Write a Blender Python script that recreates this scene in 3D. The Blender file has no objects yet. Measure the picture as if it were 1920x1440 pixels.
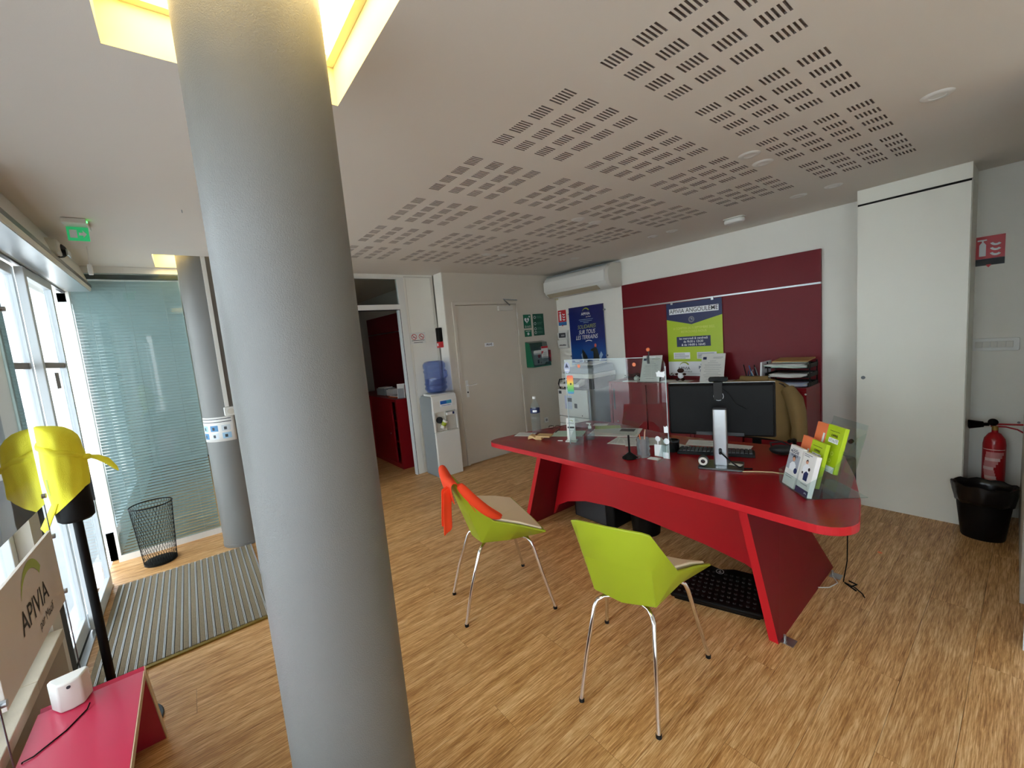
import bpy, bmesh, math, random
from mathutils import Vector, Matrix, noise
C = bpy.context.scene.collection
PI = math.pi
rnd = random.Random(7)
# ------------------------------------------------------------------ camera
sc = bpy.context.scene
cam = bpy.data.cameras.new('camera'); camo = bpy.data.objects.new('camera', cam); C.objects.link(camo)
cam.sensor_width = 36; cam.lens = 773.75 / 1920 * 36; cam.clip_start = 0.02
R0 = (0.61935366, 0.78029451, -0.08684187); U0 = (-0.03295741, 0.13635296, 0.99011195); F0 = (-0.78442007, 0.61036738, -0.11016719)
camo.matrix_world = Matrix(((R0[0], U0[0], -F0[0], 0), (R0[1], U0[1], -F0[1], 0), (R0[2], U0[2], -F0[2], 1.6), (0, 0, 0, 1)))
sc.camera = camo
# ------------------------------------------------------------------ light
vs = sc.view_settings
vs.view_transform = 'Standard'; vs.look = 'None'; vs.gamma = 1.0; vs.exposure = 1.0; vs.use_curve_mapping = False
W = bpy.data.worlds.new('sky'); sc.world = W; W.use_nodes = True
nt = W.node_tree; nt.nodes.clear()
wo = nt.nodes.new('ShaderNodeOutputWorld'); bg = nt.nodes.new('ShaderNodeBackground')
tc = nt.nodes.new('ShaderNodeTexCoord'); sp = nt.nodes.new('ShaderNodeSeparateXYZ'); mr = nt.nodes.new('ShaderNodeMapRange')
cr = nt.nodes.new('ShaderNodeValToRGB')
cr.color_ramp.elements[0].color = (0.95, 0.97, 1.0, 1); cr.color_ramp.elements[1].color = (0.80, 0.86, 1.0, 1)
nt.links.new(tc.outputs['Generated'], sp.inputs[0]); nt.links.new(sp.outputs['Z'], mr.inputs['Value'])
nt.links.new(mr.outputs[0], cr.inputs[0]); nt.links.new(cr.outputs[0], bg.inputs['Color']); nt.links.new(bg.outputs[0], wo.inputs[0])
bg.inputs['Strength'].default_value = 2.6
FY = -0.67           # plane of the shop front
def portal(x0, x1, z0, z1):
    l = bpy.data.lights.new('daylight_portal', 'AREA'); l.shape = 'RECTANGLE'; l.size = x1 - x0; l.size_y = z1 - z0
    l.cycles.is_portal = True
    o = bpy.data.objects.new('daylight_portal', l); C.objects.link(o)
    o.location = ((x0 + x1) / 2, FY - 0.12, (z0 + z1) / 2); o.rotation_euler = (PI / 2, 0, 0)   # shines towards +Y
    return o
portal(-4.6, 4.6, 0.0, 2.47)
sl_ = bpy.data.lights.new('sun', 'SUN'); sl_.energy = 11.0; sl_.angle = math.radians(4); sl_.color = (1.0, .96, .90)
so_ = bpy.data.objects.new('sun', sl_); C.objects.link(so_); so_.rotation_euler = Vector((.18, -.62, -.76)).to_track_quat('-Z', 'Y').to_euler()   # stands behind the building, lights the street and the houses opposite

# ------------------------------------------------------------------ materials
def lin(h):
    if isinstance(h, tuple): return (h + (1,))[:4]
    h = h.lstrip('#'); v = [int(h[i:i + 2], 16) / 255 for i in (0, 2, 4)]
    return tuple([x / 12.92 if x <= .04045 else ((x + .055) / 1.055) ** 2.4 for x in v]) + (1,)
def base(name):
    m = bpy.data.materials.new(name); m.use_nodes = True
    return m, m.node_tree, m.node_tree.nodes['Principled BSDF']
def mat(name, col, rough=.5, metal=0, bump=0, bscale=200, var=0, vscale=4, spec=.5, coat=0, trans=0, emit=0, emcol=None, obj=0):
    m, t, b = base(name)
    c = lin(col); b.inputs['Base Color'].default_value = c
    b.inputs['Roughness'].default_value = rough; b.inputs['Metallic'].default_value = metal
    b.inputs['Specular IOR Level'].default_value = spec
    if coat: b.inputs['Coat Weight'].default_value = coat; b.inputs['Coat Roughness'].default_value = .12
    if trans: b.inputs['Transmission Weight'].default_value = trans
    if emit: b.inputs['Emission Color'].default_value = lin(emcol or col); b.inputs['Emission Strength'].default_value = emit
    tcn = t.nodes.new('ShaderNodeTexCoord')
    if var or 1:
        n = t.nodes.new('ShaderNodeTexNoise'); n.inputs['Scale'].default_value = vscale; n.inputs['Detail'].default_value = 4
        t.links.new(tcn.outputs['Object'], n.inputs['Vector'])
        r = t.nodes.new('ShaderNodeMapRange'); v = max(var, .02)
        r.inputs['To Min'].default_value = 1 - v; r.inputs['To Max'].default_value = 1 + v
        x = t.nodes.new('ShaderNodeMix'); x.data_type = 'RGBA'; x.blend_type = 'MULTIPLY'; x.inputs[0].default_value = 1
        x.inputs[6].default_value = c
        t.links.new(n.outputs['Fac'], r.inputs['Value']); t.links.new(r.outputs[0], x.inputs[7]); t.links.new(x.outputs[2], b.inputs['Base Color'])
    if bump:
        n2 = t.nodes.new('ShaderNodeTexNoise'); n2.inputs['Scale'].default_value = bscale; n2.inputs['Detail'].default_value = 3
        t.links.new(tcn.outputs['Object'], n2.inputs['Vector'])
        bp = t.nodes.new('ShaderNodeBump'); bp.inputs['Strength'].default_value = bump; bp.inputs['Distance'].default_value = .002
        t.links.new(n2.outputs['Fac'], bp.inputs['Height']); t.links.new(bp.outputs[0], b.inputs['Normal'])
    return m
def glass(name, tint='#f4fbfa', refl=1.0, alpha=0.0, body='#ffffff'):
    """thin sheet: mostly transparent, mirror-like at grazing angles; alpha adds a faint body colour"""
    m = bpy.data.materials.new(name); m.use_nodes = True; t = m.node_tree; t.nodes.clear()
    o = t.nodes.new('ShaderNodeOutputMaterial'); tr = t.nodes.new('ShaderNodeBsdfTransparent'); tr.inputs[0].default_value = lin(tint)
    g = t.nodes.new('ShaderNodeBsdfGlossy'); g.inputs['Roughness'].default_value = .01
    g.inputs['Color'].default_value = (refl, refl, refl, 1)
    f = t.nodes.new('ShaderNodeFresnel'); f.inputs[0].default_value = 1.5
    mx = t.nodes.new('ShaderNodeMixShader')
    ge = t.nodes.new('ShaderNodeNewGeometry'); sb = t.nodes.new('ShaderNodeMath'); sb.operation = 'SUBTRACT'; sb.inputs[0].default_value = 1.0
    ml = t.nodes.new('ShaderNodeMath'); ml.operation = 'MULTIPLY'
    t.links.new(ge.outputs['Backfacing'], sb.inputs[1]); t.links.new(sb.outputs[0], ml.inputs[0]); t.links.new(f.outputs[0], ml.inputs[1])
    t.links.new(ml.outputs[0], mx.inputs[0]); t.links.new(tr.outputs[0], mx.inputs[1]); t.links.new(g.outputs[0], mx.inputs[2])
    last = mx
    if alpha:
        d = t.nodes.new('ShaderNodeBsdfDiffuse'); d.inputs[0].default_value = lin(body)
        m2 = t.nodes.new('ShaderNodeMixShader'); m2.inputs[0].default_value = alpha
        t.links.new(tr.outputs[0], m2.inputs[1]); t.links.new(d.outputs[0], m2.inputs[2]); t.links.new(m2.outputs[0], mx.inputs[1])
    t.links.new(last.outputs[0], o.inputs[0])
    return m
def wood_floor():
    m, t, b = base('oak_effect_vinyl')
    tcn = t.nodes.new('ShaderNodeTexCoord'); oi = t.nodes.new('ShaderNodeObjectInfo')
    ad = t.nodes.new('ShaderNodeVectorMath'); ad.operation = 'ADD'
    mu = t.nodes.new('ShaderNodeVectorMath'); mu.operation = 'SCALE'; mu.inputs['Scale'].default_value = 37
    cb = t.nodes.new('ShaderNodeCombineXYZ'); t.links.new(oi.outputs['Random'], cb.inputs[0]); t.links.new(oi.outputs['Random'], cb.inputs[1])
    t.links.new(cb.outputs[0], mu.inputs[0]); t.links.new(tcn.outputs['Object'], ad.inputs[0]); t.links.new(mu.outputs[0], ad.inputs[1])
    def streak(sx, sy, det, rough):
        mp = t.nodes.new('ShaderNodeMapping'); mp.inputs['Scale'].default_value = (sx, sy, 1)
        n = t.nodes.new('ShaderNodeTexNoise'); n.inputs['Scale'].default_value = 1; n.inputs['Detail'].default_value = det
        n.inputs['Roughness'].default_value = rough; n.inputs['Distortion'].default_value = .35
        t.links.new(ad.outputs[0], mp.inputs[0]); t.links.new(mp.outputs[0], n.inputs['Vector']); return n
    a = streak(210, 9, 6, .68); c = streak(30, 2.0, 3, .5)
    m1 = t.nodes.new('ShaderNodeMath'); m1.operation = 'MULTIPLY'; m1.inputs[1].default_value = .8
    m2 = t.nodes.new('ShaderNodeMath'); m2.operation = 'MULTIPLY_ADD'; m2.inputs[1].default_value = .35
    t.links.new(a.outputs['Fac'], m1.inputs[0]); t.links.new(c.outputs['Fac'], m2.inputs[0]); t.links.new(m1.outputs[0], m2.inputs[2])
    cr = t.nodes.new('ShaderNodeValToRGB'); e = cr.color_ramp.elements
    e[0].position = .44; e[0].color = lin('#9a6732'); e[1].position = .72; e[1].color = lin('#f4cf98')
    e2 = cr.color_ramp.elements.new(.57); e2.color = lin('#d09c60')
    t.links.new(m2.outputs[0], cr.inputs[0])
    r = t.nodes.new('ShaderNodeMapRange'); r.inputs['To Min'].default_value = .95; r.inputs['To Max'].default_value = 1.05
    t.links.new(oi.outputs['Random'], r.inputs['Value'])
    x = t.nodes.new('ShaderNodeMix'); x.data_type = 'RGBA'; x.blend_type = 'MULTIPLY'; x.inputs[0].default_value = 1
    t.links.new(cr.outputs[0], x.inputs[6]); t.links.new(r.outputs[0], x.inputs[7]); t.links.new(x.outputs[2], b.inputs['Base Color'])
    b.inputs['Roughness'].default_value = .42
    bp = t.nodes.new('ShaderNodeBump'); bp.inputs['Strength'].default_value = .25; bp.inputs['Distance'].default_value = .0006
    t.links.new(a.outputs['Fac'], bp.inputs['Height']); t.links.new(bp.outputs[0], b.inputs['Normal'])
    return m
def gradient(name, stops, axis='Z', lo=0, hi=1, rough=.3, nz=0, nscale=8):
    """printed colour run along a local axis (flat print)"""
    m, t, b = base(name); tcn = t.nodes.new('ShaderNodeTexCoord'); s = t.nodes.new('ShaderNodeSeparateXYZ')
    r = t.nodes.new('ShaderNodeMapRange'); r.inputs['From Min'].default_value = lo; r.inputs['From Max'].default_value = hi
    cr = t.nodes.new('ShaderNodeValToRGB'); el = cr.color_ramp.elements
    el[0].position = stops[0][0]; el[0].color = lin(stops[0][1]); el[1].position = stops[-1][0]; el[1].color = lin(stops[-1][1])
    for p, c in stops[1:-1]: q = el.new(p); q.color = lin(c)
    t.links.new(tcn.outputs['Object'], s.inputs[0]); t.links.new(s.outputs[axis], r.inputs['Value'])
    src = r.outputs[0]
    if nz:
        n = t.nodes.new('ShaderNodeTexNoise'); n.inputs['Scale'].default_value = nscale; n.inputs['Detail'].default_value = 6
        t.links.new(tcn.outputs['Object'], n.inputs['Vector'])
        a = t.nodes.new('ShaderNodeMath'); a.operation = 'MULTIPLY_ADD'; a.inputs[1].default_value = nz
        t.links.new(n.outputs['Fac'], a.inputs[0]); t.links.new(src, a.inputs[2]); src = a.outputs[0]
    t.links.new(src, cr.inputs[0]); t.links.new(cr.outputs[0], b.inputs['Base Color']); b.inputs['Roughness'].default_value = rough
    return m

M = dict(
    wall=mat('painted_wall', '#eeebe0', .7, bump=.25, bscale=260, var=.03),
    wallr=mat('rough_painted_wall', '#cbc8bb', .75, bump=.9, bscale=120, var=.04),
    beige=mat('beige_wall', '#d6cdbd', .7, bump=.2, var=.03),
    ceil=mat('ceiling_paint', '#e2dcd1', .8, bump=.12, bscale=300, var=.03, vscale=1.2),
    felt=mat('slot_backing', '#83776e', .9),
    col=mat('column_paint', '#757470', .45, bump=.5, bscale=330, var=.03),
    cream=mat('recess_paint', '#f3e8b8', .6),
    lampw=mat('warm_diffuser', '#fff0c0', .6, emit=5.5, emcol=(1.0, .80, .42)),
    floor=wood_floor(), under=mat('joint_dark', '#4a3018', .8),
    red=mat('red_laminate', '#930c17', .27, var=.03, spec=.42, bump=.05, bscale=400),
    rede=mat('bright_red_laminate', '#c2101e', .45, var=.02), redp=mat('dark_red_panel', '#74101c', .42, spec=.3, var=.05, vscale=2),  # rede: brighter red for desk lip, leg fronts and modesty panel
    redc=mat('red_cabinet_metal', '#860f19', .4, spec=.35, var=.03, bump=.1, bscale=300),
    bench=mat('crimson_laminate', '#c62a50', .3, coat=.2), rawedge=mat('raw_board_edge', '#d8bd9c', .7, var=.06, vscale=30),
    white=mat('white_plastic', '#e4e3dc', .4), white2=mat('off_white_plastic', '#d6d2c6', .45), grey=mat('grey_plastic', '#8d9496', .5),
    cab=mat('pale_cabinet_board', '#eeebdd', .38, bump=.25, bscale=180, var=.02), gapd=mat('shadow_gap', '#15130f', .8),
    alu=mat('brushed_aluminium', '#b9bcbe', .32, 1), alud=mat('dark_aluminium', '#6d7072', .35, 1), chrome=mat('chrome', '#e8e8ea', .08, 1),
    steel=mat('satin_steel', '#9c9a94', .28, 1), alupaint=mat('white_lacquered_frame', '#dfe6e8', .35),
    black=mat('black_plastic', '#090909', .5, spec=.18), blackm=mat('matt_black', '#121212', .7), bag=mat('black_bag_film', '#0b0b0d', .28, bump=.8, bscale=22),
    dgrey=mat('dark_grey_plastic', '#2b2d30', .5), rubber=mat('rubber', '#0b0b0b', .8),
    green=mat('lime_shell_plastic', '#a4b528', .34, bump=.08, bscale=500), pad=mat('beige_upholstery', '#f8e6c8', .85, bump=.5, bscale=500),
    orange=mat('orange_cloth', '#ff4a1c', .8, bump=.5, bscale=350), yellow=mat('yellow_cloth', '#fbf43c', .75, bump=.5, bscale=300, var=.05, vscale=20),
    tan=mat('tan_cloth', '#7a6138', .9, bump=.6, bscale=220, var=.12, vscale=9),
    railm=mat('satin_rail', '#d2d4d2', .45, .3), matc=mat('brown_ribbed_carpet', '#857860', .95, bump=1, bscale=260, var=.35, vscale=130), brass=mat('brass_edge', '#8d7532', .45, .6),
    paper=mat('paper', '#e9e7e1', .7), papg=mat('grey_print', '#8f9092', .7), papd=mat('dark_print', '#33373c', .6),
    papgr=mat('pale_green_paper', '#c9dfd0', .7), papb=mat('pale_blue_paper', '#c3cbe0', .7), kraft=mat('kraft_envelope', '#b08a52', .8),
    ink=mat('black_print', '#17181c', .6), inkw=mat('white_print', '#f2f4f5', .6), navy=mat('navy_print', '#1b2757', .4), navyd=mat('deep_blue_print', '#101d66', .3),
    lime=mat('lime_print', '#b5cf1f', .4), limed=mat('olive_lime_print', '#98a51d', .45), limel=mat('pale_lime_print', '#dfe86a', .5), salmon=mat('salmon_print', '#ee7f4e', .45),
    sred=mat('red_print', '#c8202a', .4), sgreen=mat('green_print', '#0f6b4a', .4), sgreend=mat('dark_green_print', '#12503a', .4), sblue=mat('blue_print', '#2b6ca8', .4),
    pink=mat('pink_plastic', '#d82f6e', .5), skin=mat('skin_print', '#d9a081', .6), brown=mat('brown_plush', '#3b1d12', .95, bump=1, bscale=200),
    foliage=mat('dark_foliage', '#23301f', .8, var=.3, vscale=60), porcelain=mat('porcelain', '#dfe4dc', .25),
    extred=mat('extinguisher_red', '#b3101b', .3, coat=.3), stone=mat('pale_sill_stone', '#cfc3ab', .6, var=.12, vscale=14, bump=.2),
    dado=mat('grey_beige_dado', '#a89e8b', .7, var=.06), pave=mat('street_paving', '#b9bcbb', .85, var=.15, vscale=3), facade=mat('street_facade', '#cfd9df', .8, var=.05),
    fglass=mat('street_window', '#5d7484', .2), slat=mat('blind_slat', '#cdd8d8', .5), wooden=mat('pale_wood', '#d6b27a', .6, var=.1, vscale=40),
    exitg=mat('exit_green_acrylic', '#35c07a', .3, emit=.15, emcol='#35e08a'), led=mat('green_led', '#40ff60', .4, emit=4, emcol='#40ff60'),
    water=glass('bottle_plastic_blue', '#c2d0ee', .9, .13, '#8fa6dc'), pet=glass('clear_bottle_plastic', '#eff4f5', .9, .05, '#dfe8ea'),
    clear=glass('clear_acrylic', '#f1f7f6', 1.0, .01), pane=glass('window_glass', '#f6f8fa', .9), pane2=glass('partition_glass', '#e4ecec', 1.0), tint=glass('tinted_clear_plastic', '#d6dfe0', .9, .12, '#8f999a'),
    mesh=glass('wire_mesh_fill', '#4a4d50', .2, .35, '#1a1c1e'),
    display=gradient('glossy_display_print', [(0, '#8e9aa6'), (.14, '#8e9aa6'), (.17, '#26343c'), (.5, '#31454c'), (1, '#3a4c52')], 'Z', 0, .9, .03, .06),
)
M['display'].node_tree.nodes['Principled BSDF'].inputs['Coat Weight'].default_value = 1
M['display'].node_tree.nodes['Principled BSDF'].inputs['Coat Roughness'].default_value = .01
M['display'].node_tree.nodes['Principled BSDF'].inputs['Specular IOR Level'].default_value = 1

# ------------------------------------------------------------------ mesh builder
class MB:
    def __init__(s): s.v = []; s.f = []; s.m = []; s.T = None
    def add(s, vs, fs, mi=0):
        o = len(s.v)
        for p in vs:
            p = Vector(p)
            if s.T is not None: p = s.T @ p
            s.v.append(p)
        for f in fs: s.f.append([o + i for i in f]); s.m.append(mi)
        return s
    def box(s, x0, y0, z0, x1, y1, z1, mi=0):
        x0, x1 = sorted((x0, x1)); y0, y1 = sorted((y0, y1)); z0, z1 = sorted((z0, z1))
        v = [(x, y, z) for z in (z0, z1) for (x, y) in ((x0, y0), (x1, y0), (x1, y1), (x0, y1))]
        return s.add(v, [(3, 2, 1, 0), (4, 5, 6, 7), (0, 1, 5, 4), (1, 2, 6, 5), (2, 3, 7, 6), (3, 0, 4, 7)], mi)
    def hexa(s, b, t, mi=0):
        """bottom and top quads, counter-clockwise seen from above"""
        return s.add(list(b) + list(t), [(3, 2, 1, 0), (4, 5, 6, 7), (0, 1, 5, 4), (1, 2, 6, 5), (2, 3, 7, 6), (3, 0, 4, 7)], mi)
    def cyl(s, p0, p1, r0, r1=None, n=20, mi=0, caps=True):
        r1 = r0 if r1 is None else r1; p0 = Vector(p0); p1 = Vector(p1); d = (p1 - p0).normalized()
        a = d.orthogonal().normalized(); b = d.cross(a); v = []
        for p, r in ((p0, r0), (p1, r1)):
            for i in range(n): t = 2 * PI * i / n; v.append(p + (a * math.cos(t) + b * math.sin(t)) * r)
        f = [(i, (i + 1) % n, n + (i + 1) % n, n + i) for i in range(n)]
        if caps: f += [tuple(range(n - 1, -1, -1)), tuple(range(n, 2 * n))]
        return s.add(v, f, mi)
    def tube(s, pts, r, n=10, mi=0, caps=True):
        P = [Vector(p) for p in pts]; v = []; a = None
        rr = r if isinstance(r, (list, tuple)) else [r] * len(P)
        for i, p in enumerate(P):
            d = ((P[min(i + 1, len(P) - 1)] - P[max(i - 1, 0)])).normalized()
            a = d.orthogonal().normalized() if a is None else (a - d * a.dot(d)).normalized()
            b = d.cross(a)
            for k in range(n): t = 2 * PI * k / n; v.append(p + (a * math.cos(t) + b * math.sin(t)) * rr[i])
        f = []
        for i in range(len(P) - 1):
            for k in range(n): f.append((i * n + k, i * n + (k + 1) % n, (i + 1) * n + (k + 1) % n, (i + 1) * n + k))
        if caps: f += [tuple(range(n - 1, -1, -1)), tuple(range((len(P) - 1) * n, len(P) * n))]
        return s.add(v, f, mi)
    def lathe(s, prof, c=(0, 0, 0), n=28, mi=0, sx=1, sy=1):
        c = Vector(c); v = []; f = []
        for r, z in prof:
            for i in range(n): t = 2 * PI * i / n; v.append(c + Vector((r * math.cos(t) * sx, r * math.sin(t) * sy, z)))
        for j in range(len(prof) - 1):
            for i in range(n): f.append((j * n + i, j * n + (i + 1) % n, (j + 1) * n + (i + 1) % n, (j + 1) * n + i))
        if prof[0][0] > 1e-5: f.append(tuple(range(n - 1, -1, -1)))
        if prof[-1][0] > 1e-5: f.append(tuple(range((len(prof) - 1) * n, len(prof) * n)))
        return s.add(v, f, mi)
    def prism(s, poly, h0, h1, plane='XY', mi=0):
        """poly in the named plane, extruded along the third axis from h0 to h1"""
        def P(a, b, h): return {'XY': (a, b, h), 'XZ': (a, h, b), 'YZ': (h, a, b)}[plane]
        n = len(poly); v = [P(a, b, h0) for a, b in poly] + [P(a, b, h1) for a, b in poly]
        f = [tuple(range(n - 1, -1, -1)), tuple(range(n, 2 * n))] + [(i, (i + 1) % n, n + (i + 1) % n, n + i) for i in range(n)]
        return s.add(v, f, mi)
    def sphere(s, c, r, mi=0, n=16, sc=(1, 1, 1)):
        prof = [(math.sin(PI * j / (n // 2 + 2)) * r * 1.0, -math.cos(PI * j / (n // 2 + 2)) * r * sc[2]) for j in range(n // 2 + 3)]
        prof[0] = (0, prof[0][1]); prof[-1] = (0, prof[-1][1])
        return s.lathe(prof, c, n, mi, sc[0], sc[1])
    def grid(s, rows, mi=0):
        n = len(rows[0]); v = [p for r in rows for p in r]
        f = [(i * n + j, i * n + j + 1, (i + 1) * n + j + 1, (i + 1) * n + j) for i in range(len(rows) - 1) for j in range(n - 1)]
        return s.add(v, f, mi)
    def build(s, name, mats, parent=None, smooth=None, bevel=0, solid=0, subd=0, soff=0, seg=2):
        me = bpy.data.meshes.new(name); me.from_pydata([tuple(p) for p in s.v], [], s.f)
        mats = mats if isinstance(mats, (list, tuple)) else [mats]
        for x in mats: me.materials.append(M[x] if isinstance(x, str) else x)
        for p, mi in zip(me.polygons, s.m): p.material_index = mi
        bm = bmesh.new(); bm.from_mesh(me); bmesh.ops.remove_doubles(bm, verts=bm.verts, dist=1e-6)
        bmesh.ops.recalc_face_normals(bm, faces=bm.faces); bm.to_mesh(me); bm.free()
        if smooth is not None: me.shade_smooth(); me.set_sharp_from_angle(angle=math.radians(smooth))
        o = bpy.data.objects.new(name, me); C.objects.link(o)
        if parent is not None: o.parent = parent
        if solid: q = o.modifiers.new('thickness', 'SOLIDIFY'); q.thickness = solid; q.offset = soff
        if subd: q = o.modifiers.new('subdivision', 'SUBSURF'); q.levels = subd; q.render_levels = subd
        if bevel: q = o.modifiers.new('bevel', 'BEVEL'); q.width = bevel; q.segments = seg; q.limit_method = 'ANGLE'; q.angle_limit = math.radians(40)
        return o
def tag(o, label=None, cat=None, group=None, kind=None):
    if label: o['label'] = label
    if cat: o['category'] = cat
    if group: o['group'] = group
    if kind: o['kind'] = kind
    return o
def thing(name, label, cat, loc=(0, 0, 0), rz=0, group=None):
    o = bpy.data.objects.new(name, None); o.empty_display_size = .05; C.objects.link(o)
    o.location = loc; o.rotation_euler = (0, 0, rz); return tag(o, label, cat, group)
def struct(o): o['kind'] = 'structure'; return o
def sroot(name, loc=(0, 0, 0)):
    o = bpy.data.objects.new(name, None); C.objects.link(o); o.location = loc; o['kind'] = 'structure'; return o
def copy_tree(o, parent=None):
    c = o.copy(); C.objects.link(c); c.parent = parent
    for ch in list(o.children): copy_tree(ch, c)
    return c
_tx = {}
def text(mb, body, size, x, z, y, mi, align='CENTER', squash=1.0, shear=0, bold=0, rot=0):
    """lettering as flat print in the local XZ plane, facing -Y, appended to a builder"""
    key = (body, shear, bold, align)
    if key not in _tx:
        cu = bpy.data.curves.new('t', 'FONT'); cu.body = body; cu.size = 1; cu.align_x = align; cu.align_y = 'CENTER'
        cu.shear = shear; cu.offset = bold; cu.resolution_u = 3; cu.extrude = 0
        o = bpy.data.objects.new('t', cu); C.objects.link(o); dg = bpy.context.evaluated_depsgraph_get()
        me = bpy.data.meshes.new_from_object(o.evaluated_get(dg))
        _tx[key] = ([v.co.copy() for v in me.vertices], [tuple(p.vertices) for p in me.polygons])
        bpy.data.objects.remove(o); bpy.data.meshes.remove(me); bpy.data.curves.remove(cu)
    vs_, fs_ = _tx[key]; c, s_ = math.cos(rot), math.sin(rot)
    mb.add([(x + (v.x * squash * c - v.y * s_) * size, y, z + (v.x * squash * s_ + v.y * c) * size) for v in vs_], fs_, mi)
def arcband(mb, cx, cz, r, w, a0, a1, y, mi, n=16, taper=True):
    rows = []
    for i in range(n + 1):
        t = a0 + (a1 - a0) * i / n; k = math.sin(PI * min(1, i / n * .55 + .02)) if taper else 1
        rows.append([(cx + (r + w * k / 2) * math.cos(t), y, cz + (r + w * k / 2) * math.sin(t)), (cx + (r - w * k / 2) * math.cos(t), y, cz + (r - w * k / 2) * math.sin(t))])
    mb.grid(rows, mi)
def logo(mb, x, z, s, y, mi_txt, mi_arc, sub='par Macif'):
    text(mb, 'APIVIA', s, x, z, y, mi_txt, bold=.006)
    arcband(mb, x + .1 * s, z + .15 * s, s * 1.25, s * .32, math.radians(155), math.radians(35), y, mi_arc)
    if sub: text(mb, sub, s * .42, x + s * .9, z - s * .75, y, mi_txt)
def lines(mb, x0, x1, z0, n, dz, y, mi, h=.0035, seed=1):
    r = random.Random(seed)
    for i in range(n):
        e = x1 - (x1 - x0) * r.random() * .3; z = z0 - i * dz
        mb.add([(x0, y, z), (e, y, z), (e, y, z + h), (x0, y, z + h)], [(0, 1, 2, 3)], mi)
def rect(mb, x0, z0, x1, z1, y, mi): mb.add([(x0, y, z0), (x1, y, z0), (x1, y, z1), (x0, y, z1)], [(0, 1, 2, 3)], mi)
def disc(mb, x, z, r, y, mi, n=24, r0=0):
    if r0: mb.grid([[(x + r * math.cos(2 * PI * i / n), y, z + r * math.sin(2 * PI * i / n)), (x + r0 * math.cos(2 * PI * i / n), y, z + r0 * math.sin(2 * PI * i / n))] for i in range(n + 1)], mi)
    else: mb.add([(x + r * math.cos(2 * PI * i / n), y, z + r * math.sin(2 * PI * i / n)) for i in range(n)], [tuple(range(n))], mi)
def poly(mb, pts, y, mi): mb.add([(a, y, b) for a, b in pts], [tuple(range(len(pts)))], mi)
def rrect(x0, y0, x1, y1, r, n=5, corners=(1, 1, 1, 1)):
    out = []
    for k, (cx, cy, a) in enumerate(((x1 - r, y1 - r, 0), (x0 + r, y1 - r, 90), (x0 + r, y0 + r, 180), (x1 - r, y0 + r, 270))):
        if corners[k]:
            for i in range(n + 1): t = math.radians(a + 90 * i / n); out.append((cx + r * math.cos(t), cy + r * math.sin(t)))
        else: out.append(((x1, y1), (x0, y1), (x0, y0), (x1, y0))[k])
    return out

# ================================================================== SETTING
H = 2.475; XW = -4.78; XD = -4.55; YB = 4.53; YS = 2.60
# ---- floor: a dark bed with planks laid along Y
fl = sroot('floor')
MB().box(-9.2, -.72, -.04, 4.75, 4.6, -.0075).build('floor_bed', 'under', fl)
W0 = 0.186; L0 = 1.24; meshes = {}
x = -4.78; k = 0
def plank(x0, x1, y0, y1):
    key = (round(x1 - x0, 3), round(y1 - y0, 3))
    if key not in meshes:
        o = MB().box(.0006, .0006, -.007, key[0] - .0006, key[1] - .0006, 0).build('plank', 'floor', fl); meshes[key] = o.data
    else:
        o = bpy.data.objects.new('plank', meshes[key]); C.objects.link(o); o.parent = fl
    o.location = (x0, y0, 0)
offs = [0.0, .45, .9, .2, .7, 1.1, .35, .8]
while x < 1.7:
    y = -.72 - offs[k % 8] * 1.0
    while y < YB:
        a, b = max(y, -.72), min(y + L0, YB)
        if b - a > .05 and not (x > .15 and a > 2.9): plank(x, x + W0, a, b)
        y += L0
    x += W0; k += 1
far = MB()
x = -9.0
while x < -4.79:
    y = -.72 - offs[int(x * 7) % 8]
    while y < 2.6:
        a, b = max(y, -.72), min(y + L0, 2.6)
        if b - a > .05: far.box(x + .0006, a + .0006, -.007, min(x + W0, -4.781) - .0006, b - .0006, 0)
        y += L0
    x += W0
far.box(1.73, -.719, -.007, 4.64, 2.9, 0)
tag(far.build('far_planking', 'floor', fl), kind='stuff')

# ---- ceiling: board with real slots and two light recesses
XS = sorted([-.925 - .6135 * i for i in range(6)]); YSS = [1.203 + .6125 * j for j in range(4)]
mini_x = [x0 + .1233 * i for x0 in XS for i in range(4)]; mini_y = [(y0 + .126 * j, y0 + .126 * j + .064) for y0 in YSS for j in range(4)]
slots = [(mx + .0155 * s, mx + .0155 * s + .0078) for mx in mini_x for s in range(6)]
REC = [(-1.575, -.91, -.06, .55), (-4.74, -4.22, -.09, .50)]
xs = sorted({-9.2, 4.75, *[round(v, 5) for s_ in slots for v in s_], *[r[i] for r in REC for i in (0, 1)]})
ys = sorted({-.80, YB + .1, *[round(v, 5) for s_ in mini_y for v in s_], *[r[i] for r in REC for i in (2, 3)]})
slx = {(round(a, 5), round(b, 5)) for a, b in slots}; sly = {(round(a, 5), round(b, 5)) for a, b in mini_y}
cb = MB(); D = .008
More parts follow.
